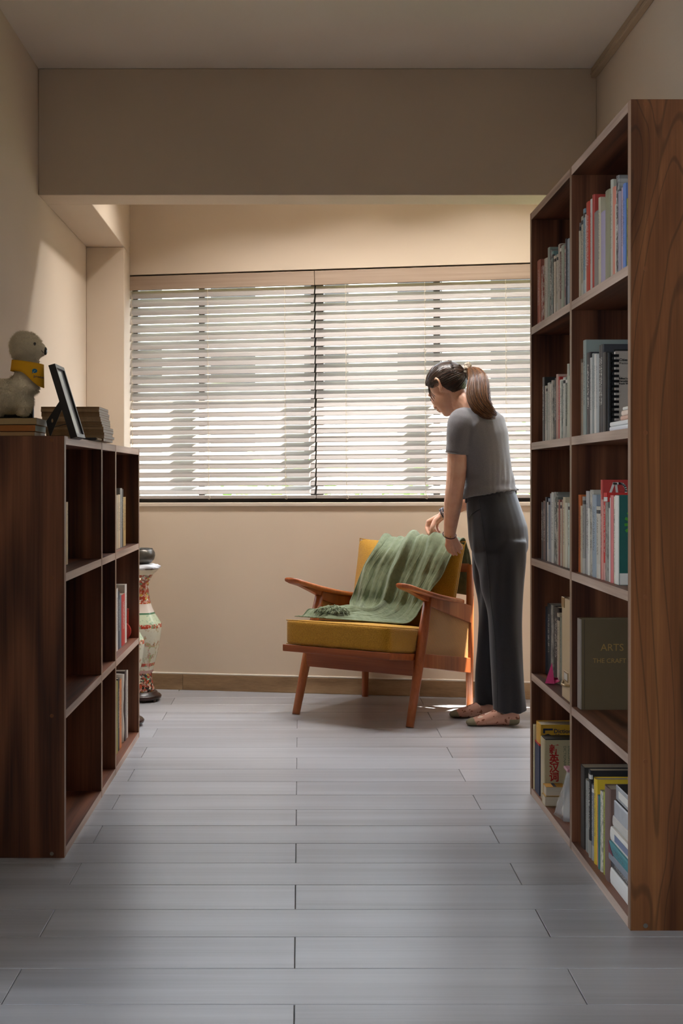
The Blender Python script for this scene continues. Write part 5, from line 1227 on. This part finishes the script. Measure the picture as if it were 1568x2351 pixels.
LEGR = [(1143, 1240, 5.99, 0.098, 0.120), (1141, 1285, 6.0, 0.098, 0.110), (1140, 1340, 6.01, 0.088, 0.092), (1139, 1400, 6.018, 0.077, 0.079), (1136, 1450, 6.02, 0.071, 0.073), (1131, 1510, 6.02, 0.069, 0.072), (1127, 1565, 6.02, 0.069, 0.072), (1124, 1614, 6.02, 0.070, 0.074)]
for leg in (LEGL, LEGR):
    P_ = catmull([P(a, b, c) for a, b, c, w, d in leg], 40); R2 = catmull([(w, d, 0) for a, b, c, w, d in leg], 40)
    tr.loft([ring(p, PL * r.x, PF * r.y, 30) for p, r in zip(P_, R2)])
trs = tr.build('trousers', 'charcoal_twill'); remesh(trs, 0.006, 8, 0.5)
NRM = [v.normal.copy() for v in trs.data.vertices]; NEW = []
for v in trs.data.vertices:
    co = v.co; px = VX + co.x * F / co.y; py = VY + (CH - co.z) * F / co.y; n = NRM[v.index]
    k = smoothstep(1240, 1330, py)
    d = 0.004 * mnoise.noise(Vector((co.x * 14, co.y * 14, co.z * 3.2))) * (0.4 + k)
    # vertical drape folds in front and at the back of the knees
    d += 0.0032 * math.sin(px * 0.17 + 4.5 * mnoise.noise(Vector((co.x * 3, co.y * 3, co.z * 2.2)))) * k
    d += 0.004 * math.exp(-((px - 1087 - 0.045 * (py - 1200)) / 4) ** 2) * smoothstep(1150, 1190, py) * (1 - smoothstep(1400, 1520, py))
    # pressed crease down the near leg front, pinch pleat
    NEW += list(co + n * d)
trs.data.vertices.foreach_set('co', NEW); trs.data.update()
trs.parent = person
wbp = [P(1127, 1138, 5.93) + PL * 0.1455 * math.cos(q) + (PF * 0.108 - UP * 0.018) * math.sin(q) for q in [2 * math.pi * k / 48 for k in range(48)]]
m = MB(); rr = []
for dz, g in ((0.012, -0.004), (0.010, -0.002), (-0.010, 0.0010), (-0.013, -0.0015)): rr.append([p + UP * dz + (p - P(1127, 1138, 5.93)).normalized() * g for p in wbp])
m.loft(rr + [[p - UP * 0.013 - (p - P(1127, 1138, 5.93)).normalized() * 0.006 for p in wbp], [p + UP * 0.012 - (p - P(1127, 1138, 5.93)).normalized() * 0.006 for p in wbp]], cap=False, closed=True)
m.build('waistband', 'charcoal_twill', trs, smooth=True)
for q in (R(60), R(-38), R(-100)):
    p = P(1127, 1138, 5.93) + PL * 0.150 * math.cos(q) + (PF * 0.1125 - UP * 0.018) * math.sin(q)
    o_ = (p - P(1127, 1138, 5.93)); o_.z = 0; o_.normalize(); tg = UP.cross(o_)
    M = Matrix(((o_.x, tg.x, 0, p.x), (o_.y, tg.y, 0, p.y), (0, 0, 1, p.z), (0, 0, 0, 1)))
    MB().box(-0.006, -0.001, -0.005, 0.005, -0.016, 0.012, M).build('belt_loop', 'charcoal_twill', trs, bevel=0.001)
def on_mesh_line(pxs, Yh, lift=0.0022):
    """lay a seam on the trousers by casting along the view direction"""
    from mathutils.bvhtree import BVHTree
    bv = BVHTree.FromPolygons([v.co for v in trs.data.vertices], [tuple(p.vertices) for p in trs.data.polygons]); out = []
    for px, py in pxs:
        o = P(px, py, 5.0); d = (P(px, py, 6.0) - o).normalized(); h = bv.ray_cast(o, d)
        if h[0] is not None: out.append(h[0] + h[1] * lift * 0.3)
    return out
seam = on_mesh_line([(a.x, a.y) for a in catmull([(1098, 1140, 0), (1104, 1180, 0), (1112, 1240, 0), (1120, 1310, 0), (1128, 1390, 0), (1136, 1460, 0), (1141, 1560, 0), (1142, 1625, 0)], 60)], 5.85)
MB().tube(seam, 0.0013, 5).build('side_seam', 'charcoal_twill', trs, smooth=True)
pk = on_mesh_line([(a.x, a.y) for a in catmull([(1075, 1190, 0), (1084, 1180, 0), (1095, 1172, 0), (1103, 1168, 0)], 20)], 5.85)
if len(pk) > 3: MB().tube(pk, 0.002, 5).build('pocket_edge', 'charcoal_twill', trs, smooth=True)
# ---- socks
t = NT('sock_pink'); v = t.coord(); a = t.noise(v, 42, 2); b = t.noise(v, 30, 3); c0 = t.mix(t.ramp(a, [(0.58, (0, 0, 0)), (0.62, (1, 1, 1))]), hexc('#cfa08e'), hexc('#8a5a48')); c0 = t.mix(t.ramp(b, [(0.62, (0, 0, 0)), (0.65, (1, 1, 1))]), c0, hexc('#e0cdbd'))
t.col(c0); t.bump(t.noise(v, 500, 2), 0.3, 0.001); t.set(0.9, 0.1); plain('sock_toe', '#8f8a72', 0.9, bump=0.3, bscale=500)
for H_, T_, ank in ((FL_H, FL_T, ANL), (FR_H, FR_T, ANR)):
    m = MB(); foot(m, H_, T_, ank, 0.0012); so = m.build('sock', 'sock_pink'); remesh(so, 0.004, 4, 0.5)
    so.data.materials.clear(); so.data.materials.append(MATS['sock_pink']); so.data.materials.append(MATS['sock_toe'])
    L = (T_ - H_).length; d = (T_ - H_).normalized()
    for p in so.data.polygons:
        f_ = (p.center - H_).dot(d) / L; low = p.center.z
        if f_ > 0.84 + 0.06 * (low / 0.03 - 0.5) or (f_ < 0.16 and low < 0.03): p.material_index = 1
    for vtx in so.data.vertices:
        if vtx.co.z < 0.0012: vtx.co.z = 0.0012
    so.parent = person
for vtx in person.data.vertices:
    if vtx.co.z < 0.002: vtx.co.z = 0.002
# ---- bracelets
plain('dark_red_cord', '#4a1c18', 0.6); plain('gold', '#c79a4a', 0.3, 0.5, 0.9)
ax1 = (WRL - ELL).normalized(); a_ = ax1.orthogonal().normalized(); b_ = ax1.cross(a_); wc = WRL + ax1 * 0.004
br = MB().tube([wc + (a_ * math.cos(q) * 0.0275 + b_ * math.sin(q) * 0.031) for q in [2 * math.pi * k / 36 for k in range(36)]], 0.0022, 8, closed=True).build('cord_bracelet', 'dark_red_cord', person, smooth=True)
for px in (1022, 1034):
    m = MB(); m.ellipsoid(P(px, 1231 if px < 1030 else 1233, 5.985), (Vector((0.003, 0, 0)), Vector((0, 0.003, 0)), Vector((0, 0, 0.0042))), 10, 8); m.build('gold_bead', 'gold', br, smooth=True)
ax1 = (WRR - ELR).normalized(); a_ = ax1.orthogonal().normalized(); b_ = ax1.cross(a_)
plain('dark_beads', '#37343a', 0.35, 0.6); plain('silver_beads', '#9a96a0', 0.3, 0.5, 0.6)
for i, (mt, off) in enumerate((('dark_beads', 0.004), ('silver_beads', -0.005), ('dark_beads', -0.0125))):
    m = MB(); wc = WRR + ax1 * off
    for k in range(22):
        q = 2 * math.pi * k / 22; c = wc + a_ * math.cos(q) * 0.0295 + b_ * math.sin(q) * 0.028
        m.ellipsoid(c, (Vector((0.0042, 0, 0)), Vector((0, 0.0042, 0)), Vector((0, 0, 0.0042))), 8, 6)
    m.build('bead_bracelet', mt, person, smooth=True)
# ---- hair: close shell, strands drawn to the tie, ponytail
t = NT('hair_dark'); v = t.coord((1, 1, 1)); n_ = t.noise(v, 60, 3); t.col(t.ramp(n_, [(0.3, hexc('#1f1713')), (0.7, hexc('#3d2a1f'))])); t.set(0.36, 0.55); t.b.inputs['Anisotropic'].default_value = 0.5
t = NT('hair_brown'); v = t.coord((1, 1, 1)); n_ = t.noise(v, 40, 3); t.col(t.ramp(n_, [(0.3, hexc('#382213')), (0.7, hexc('#5f3c22'))])); t.set(0.36, 0.55)
PB = P(1073, 853, 6.0)                      # where the hair is tied
hc_, hr = (-0.005, 0, 0.028), (0.099, 0.080, 0.090)
def sk(th, ph, k=1.0):
    """skull shell point; th angle from crown axis, ph around it (0 = forehead)"""
    return HD(hc_[0] + hr[0] * k * math.sin(th) * math.cos(ph), hc_[1] + hr[1] * k * math.sin(th) * math.sin(ph), hc_[2] + hr[2] * k * math.cos(th))
def hairline(ph):
    a = abs((ph + math.pi) % (2 * math.pi) - math.pi)     # 0 front .. pi back
    pts = [(0, 1.16), (0.5, 1.2), (0.95, 1.45), (1.25, 1.80), (1.5, 1.62), (1.72, 1.80), (1.9, 2.3), (2.3, 2.72), (2.8, 2.78), (3.15, 2.8)]
    for (x0, y0), (x1, y1) in zip(pts, pts[1:]):
        if x0 <= a <= x1: return y0 + (y1 - y0) * (a - x0) / (x1 - x0)
    return 2.3
N1, N2 = 72, 22
m = MB(); rings = []
for i in range(N2):
    f_ = i / (N2 - 1); rings.append([sk(0.02 + (hairline(2 * math.pi * k / N1) - 0.02) * f_, 2 * math.pi * k / N1, 1.0 - 0.045 * smoothstep(0.86, 1, f_)) for k in range(N1)])
m.loft(rings, cap=False); 
hair = m.build('hair', 'hair_dark', None, smooth=True, solid=0.004); hair.parent = person
rh = random.Random(11); m = MB(); m2 = MB()
pbl = PB - HC; PBl = Vector((pbl.dot(HF), pbl.dot(HL), pbl.dot(HU)))
def proj(q, k):
    d = Vector(((q.x - hc_[0]) / hr[0], (q.y - hc_[1]) / hr[1], (q.z - hc_[2]) / hr[2])); L = d.length
    d = d / L * max(k, L if L > k and False else k); return Vector((hc_[0] + d.x * hr[0], hc_[1] + d.y * hr[1], hc_[2] + d.z * hr[2]))
for i in range(620):
    ph = rh.uniform(-math.pi, math.pi); th = hairline(ph) * (1 - 0.28 * rh.random() ** 1.5) - 0.02
    s0 = Vector((hc_[0] + hr[0] * math.sin(th) * math.cos(ph), hc_[1] + hr[1] * math.sin(th) * math.sin(ph), hc_[2] + hr[2] * math.cos(th)))
    pts = []; kk = 1.005 + 0.045 * rh.random()
    for j in range(9):
        f_ = j / 8; q = s0.lerp(PBl, f_); k_ = 1.0 + (kk - 1.0) * math.sin(math.pi * min(1, f_ * 0.8 + 0.1)) 
        q2 = proj(q, k_); q2 = q2.lerp(PBl, smoothstep(0.8, 1, f_)); pts.append(HD(q2.x, q2.y, q2.z))
    (m if rh.random() < 0.8 else m2).tube(pts, [0.0013] * 8 + [0.0007], 4)
m.build('hair_strands', 'hair_dark', hair, smooth=True)['kind'] = 'stuff'
m2.build('hair_highlights', 'hair_brown', hair, smooth=True)['kind'] = 'stuff'
# loose wisps at the temple
m = MB()
for i in range(14):
    x = rh.uniform(-3, 3); y = rh.uniform(-3, 3)
    m.tube(catmull([P(988 + x, 868 + y, 6.0), P(984 + x * 0.7, 885 + y, 5.99), P(987 + x, 902 + y, 5.985), P(995 + 2 * x, 915 + 2 * y, 5.975)], 9), 0.0006, 4)
m.build('wisps', 'hair_dark', hair, smooth=True)['kind'] = 'stuff'
# ponytail
m = MB(); m2 = MB(); core = MB()
cp = [(1074, 852, 6.0, 0.016), (1088, 854, 5.96, 0.030), (1098, 872, 5.91, 0.043), (1098, 900, 5.87, 0.050), (1102, 925, 5.835, 0.047), (1117, 944, 5.81, 0.034), (1140, 956, 5.80, 0.012)]
cen = catmull([P(a, b, c) for a, b, c, r in cp], 20); crd = [x.x for x in catmull([(r, 0, 0) for a, b, c, r in cp], 20)]
core.tube(cen[:17], [(r * 0.72, r * 0.60) for r in crd[:17]], 14, ref=Vector((1, 0, 0)))
core.build('ponytail_core', 'hair_brown', hair, smooth=True)
for i in range(640):
    a = rh.uniform(0, 2 * math.pi); r = math.sqrt(rh.random()); lf = rh.uniform(0.72, 1.0); pts = []
    if rh.random() < 0.5: r = 0.8 + 0.22 * rh.random()
    n = 14; w1, w2 = rh.uniform(-1, 1), rh.uniform(0, 6)
    for j in range(n):
        f_ = j / (n - 1) * lf; u = f_ * 19; k = min(int(u), 18); q = cen[k].lerp(cen[k + 1], u - k); rad = crd[k] + (crd[k + 1] - crd[k]) * (u - k)
        spread = 1 + 0.35 * smoothstep(0.6, 1, f_) * w1
        t_ = (cen[min(k + 1, 19)] - cen[max(k - 1, 0)]).normalized(); sx = Vector((1, 0, 0)) - t_ * t_.x; sx.normalize(); sy = t_.cross(sx)
        wob = 0.0025 * math.sin(7 * f_ + w2)
        pts.append(q + (sx * math.cos(a) + sy * math.sin(a) * 0.8) * (rad * r * spread) + sx * wob)
    (m if rh.random() < 0.55 else m2).tube(pts, [0.0012] * (n - 1) + [0.0004], 4)
m.build('ponytail_strands', 'hair_brown', hair, smooth=True)['kind'] = 'stuff'
plain('hair_copper', '#7c5029', 0.36, 0.55); m2.build('ponytail_highlights', 'hair_copper', hair, smooth=True)['kind'] = 'stuff'
# scrunchie
plain('scrunchie_cloth', '#a99c8c', 0.9, bump=0.4, bscale=60)
m = MB(); ax = (P(1086, 853, 5.99) - P(1068, 852, 6.0)).normalized(); a_ = UP - ax * ax.dot(UP); a_.normalize(); b_ = ax.cross(a_)
c = P(1073, 851, 6.0)
pts = []; rads = []
for k in range(60):
    q = 2 * math.pi * k / 60; pts.append(c + (a_ * math.cos(q) * 0.030 + b_ * math.sin(q) * 0.026) + ax * 0.003 * math.sin(9 * q)); rads.append((0.0105 + 0.0028 * math.sin(11 * q), 0.0115 + 0.0025 * math.cos(13 * q)))
m.tube(pts, rads, 10, closed=True); m.build('scrunchie', 'scrunchie_cloth', person, smooth=True)
# ------------------------------------------------------------------ plush animal on the low bookcase
PY_ = 3.885
def Q(px, py, dy=0.0): return P(px, py, PY_ + dy)
plain('plush_fur', '#ded0b4', 0.95, 0.1, var=0.12, vscale=25); plain('plush_muzzle', '#cdb9a0', 0.9); plain('button_black', '#0b0a0a', 0.15, 0.6); plain('bandana', '#e3a516', 0.85, bump=0.3, bscale=300)
pl = MB()
pl.ellipsoid(Q(60, 797), (Vector((0.045, 0, 0)), Vector((0, 0.046, 0)), Vector((0, 0, 0.045))), 24, 16)
pl.ellipsoid(Q(53, 795), (Vector((0.036, 0, 0)), Vector((0, 0.045, 0)), Vector((0, 0, 0.043))), 24, 16)
pl.ellipsoid(Q(84, 803), (Vector((0.029, 0, 0)), Vector((0, 0.028, 0)), Vector((0, 0, 0.024))), 20, 12)
pl.tube([Q(62, 815), Q(63, 840), Q(62, 865), Q(52, 890)], [0.034, 0.033, 0.037, 0.046], 20)
pl.tube([Q(70, 905), Q(52, 908), Q(25, 912), Q(-8, 910), Q(-28, 905)], [(0.034, 0.034), (0.047, 0.047), (0.05, 0.052), (0.05, 0.052), (0.036, 0.04)], 22)
ZS_ = ZS
for px, dy in ((48, -0.026), (56, 0.028), (-8, -0.026), (-2, 0.028)):
    a = Q(px, 925, dy); b = Vector((a.x, a.y, ZS_ + 0.009)); pl.tube([a, a.lerp(b, 0.5), b], [0.024, 0.0165, 0.0145], 14, round_ends=False)
pla = thing('plush_animal', 'fluffy cream plush alpaca in a yellow bandana on stacked books', 'plush toy', Vector((Q(40, 900).x, PY_, ZS_)))
core = pl.build('stuffed_body', 'plush_fur'); remesh(core, 0.005, 6, 0.5)
co_ = pla.location.copy(); core.data.transform(Matrix.Translation(-co_)); core.parent = pla
# fur tufts rooted on the body
rp = random.Random(5); m = MB()
me = core.data; polys = me.polygons; vsn = [v.co.copy() for v in me.vertices]
cum = []; tot = 0
for p in polys: tot += p.area; cum.append(tot)
import bisect
for i in range(15000):
    p = polys[bisect.bisect_left(cum, rp.uniform(0, tot))]; idx = p.vertices; a = vsn[idx[rp.randrange(len(idx))]]; c = a.lerp(p.center, rp.random())
    w = c + co_; px = VX + w.x * F / w.y; py = VY + (CH - w.z) * F / w.y
    n = p.normal
    face = px > 84 and 785 < py < 828
    leg = w.z < ZS_ + 0.022
    L = rp.uniform(0.006, 0.0125) * (0.35 if face or leg else 1)
    if 829 < py < 886 and px > 30 and abs(px - 62) < 42: L *= 0.4
    d = (n + Vector((rp.uniform(-0.7, 0.7), rp.uniform(-0.7, 0.7), rp.uniform(-0.9, 0.3)))).normalized(); e = d.orthogonal().normalized() * 0.0007; e2 = d.cross(e)
    b = c - n * 0.001
    m.add([b - e, b + e * 0.5 + e2 * 0.87, b + e * 0.5 - e2 * 0.87, b + d * L + Vector((0, 0, -L * 0.25))], [(0, 1, 3), (1, 2, 3), (2, 0, 3)])
fu = m.build('fur', 'plush_fur', pla); fu['kind'] = 'stuff'
def pch(mb, name, mat, **kw):
    o = mb.build(name, mat, pla, smooth=True, **kw); o.data.transform(Matrix.Translation(-co_)); return o
pch(MB().ellipsoid(Q(79.5, 789.5, -0.033), (Vector((0.0042, 0, 0)), Vector((0, 0.004, 0)), Vector((0, 0, 0.0048))), 14, 10), 'eye', 'button_black')
pch(MB().ellipsoid(Q(86, 789.5, 0.028), (Vector((0.0042, 0, 0)), Vector((0, 0.004, 0)), Vector((0, 0, 0.0048))), 14, 10), 'eye', 'button_black')
pch(MB().ellipsoid(Q(104, 806), (Vector((0.006, 0, 0)), Vector((0, 0.012, 0)), Vector((0, 0, 0.012))), 16, 10), 'nose', 'button_black')
pch(MB().ellipsoid(Q(95, 806), (Vector((0.0135, 0, 0)), Vector((0, 0.0185, 0)), Vector((0, 0, 0.0165))), 18, 12), 'muzzle', 'plush_muzzle')
pch(MB().tube([Q(93, 800, -0.019), Q(96, 806, -0.0195), Q(100, 810, -0.017)], 0.0009, 6), 'mouth_stitch', 'lash')
# bandana: band round the neck that hangs to a point in front
m = MB(); rings = []
NB = 48
for f_ in (0.0, 0.25, 0.5, 0.75, 1.0):
    r = []
    for k in range(NB):
        a = 2 * math.pi * k / NB; cx = math.cos(a); front = smoothstep(-0.3, 1.0, cx)
        topc = Q(64, 832 + 5 * cx); rx, ry = 0.045 + 0.004 * f_, 0.047 + 0.004 * f_
        drop = (0.032 + 0.036 * front) * f_
        r.append(Vector((topc.x + rx * cx * (1 - 0.06 * f_ * front), PY_ + ry * math.sin(a), topc.z - drop)))
    rings.append(r)
m.loft(rings, cap=False); bd = pch(m, 'bandana', 'bandana', solid=0.002)
plain('logo_blue', '#1f6f9a', 0.7); plain('logo_pale', '#d8dfe2', 0.7)
# printed mark and lettering on the cloth facing the reader
def cloth_pt(px, py, off=0.0022):
    # bandana surface near its camera-side front quarter
    X = (px - VX) * (PY_ - 0.04) / F; topc = Q(64, 832); z = CH - (py - VY) * (PY_ - 0.04) / F
    f_ = max(0, min(1, (topc.z - z) / 0.06)); rx, ry = 0.045 + 0.004 * f_ + off, 0.047 + 0.004 * f_ + off
    c = max(-0.98, min(0.98, (X - topc.x) / rx)); return Vector((X, PY_ - ry * math.sqrt(1 - c * c), z))
s9 = 9.046
def bp(cx, cy): return (cx / s9, 750 + cy / s9)
m = MB(); circ = [(722 + 47 * math.cos(a), 918 + 45 * math.sin(a)) for a in [2 * math.pi * k / 24 for k in range(24)]]
circ[9] = (672, 985); 
vs_ = [cloth_pt(*bp(722, 918))] + [cloth_pt(*bp(x, y)) for x, y in circ]
m.add(vs_, [(0, 1 + (k + 1) % 24, 1 + k) for k in range(24)]); lg = m.build('logo_mark', 'logo_blue', bd, solid=0.0004); lg.data.transform(Matrix.Translation(-co_))
m = MB().tube([cloth_pt(*bp(690, 958), 0.0028), cloth_pt(*bp(735, 905), 0.0028)], 0.0006, 5); lg = m.build('logo_stroke', 'logo_pale', bd); lg.data.transform(Matrix.Translation(-co_))
me_o = text('lettering', 'prote', 0.0104, Matrix.Identity(4), 'ink_navy', None, bold=0.0001)
for v in me_o.data.vertices:
    x, y, z = v.co; px, py = 705 / s9 + x * F / (PY_ - 0.04), 750 + 1050 / s9 - y * F / (PY_ - 0.04) + x * 90
    v.co = cloth_pt(px, py, 0.0026 + z) - co_
me_o.parent = bd
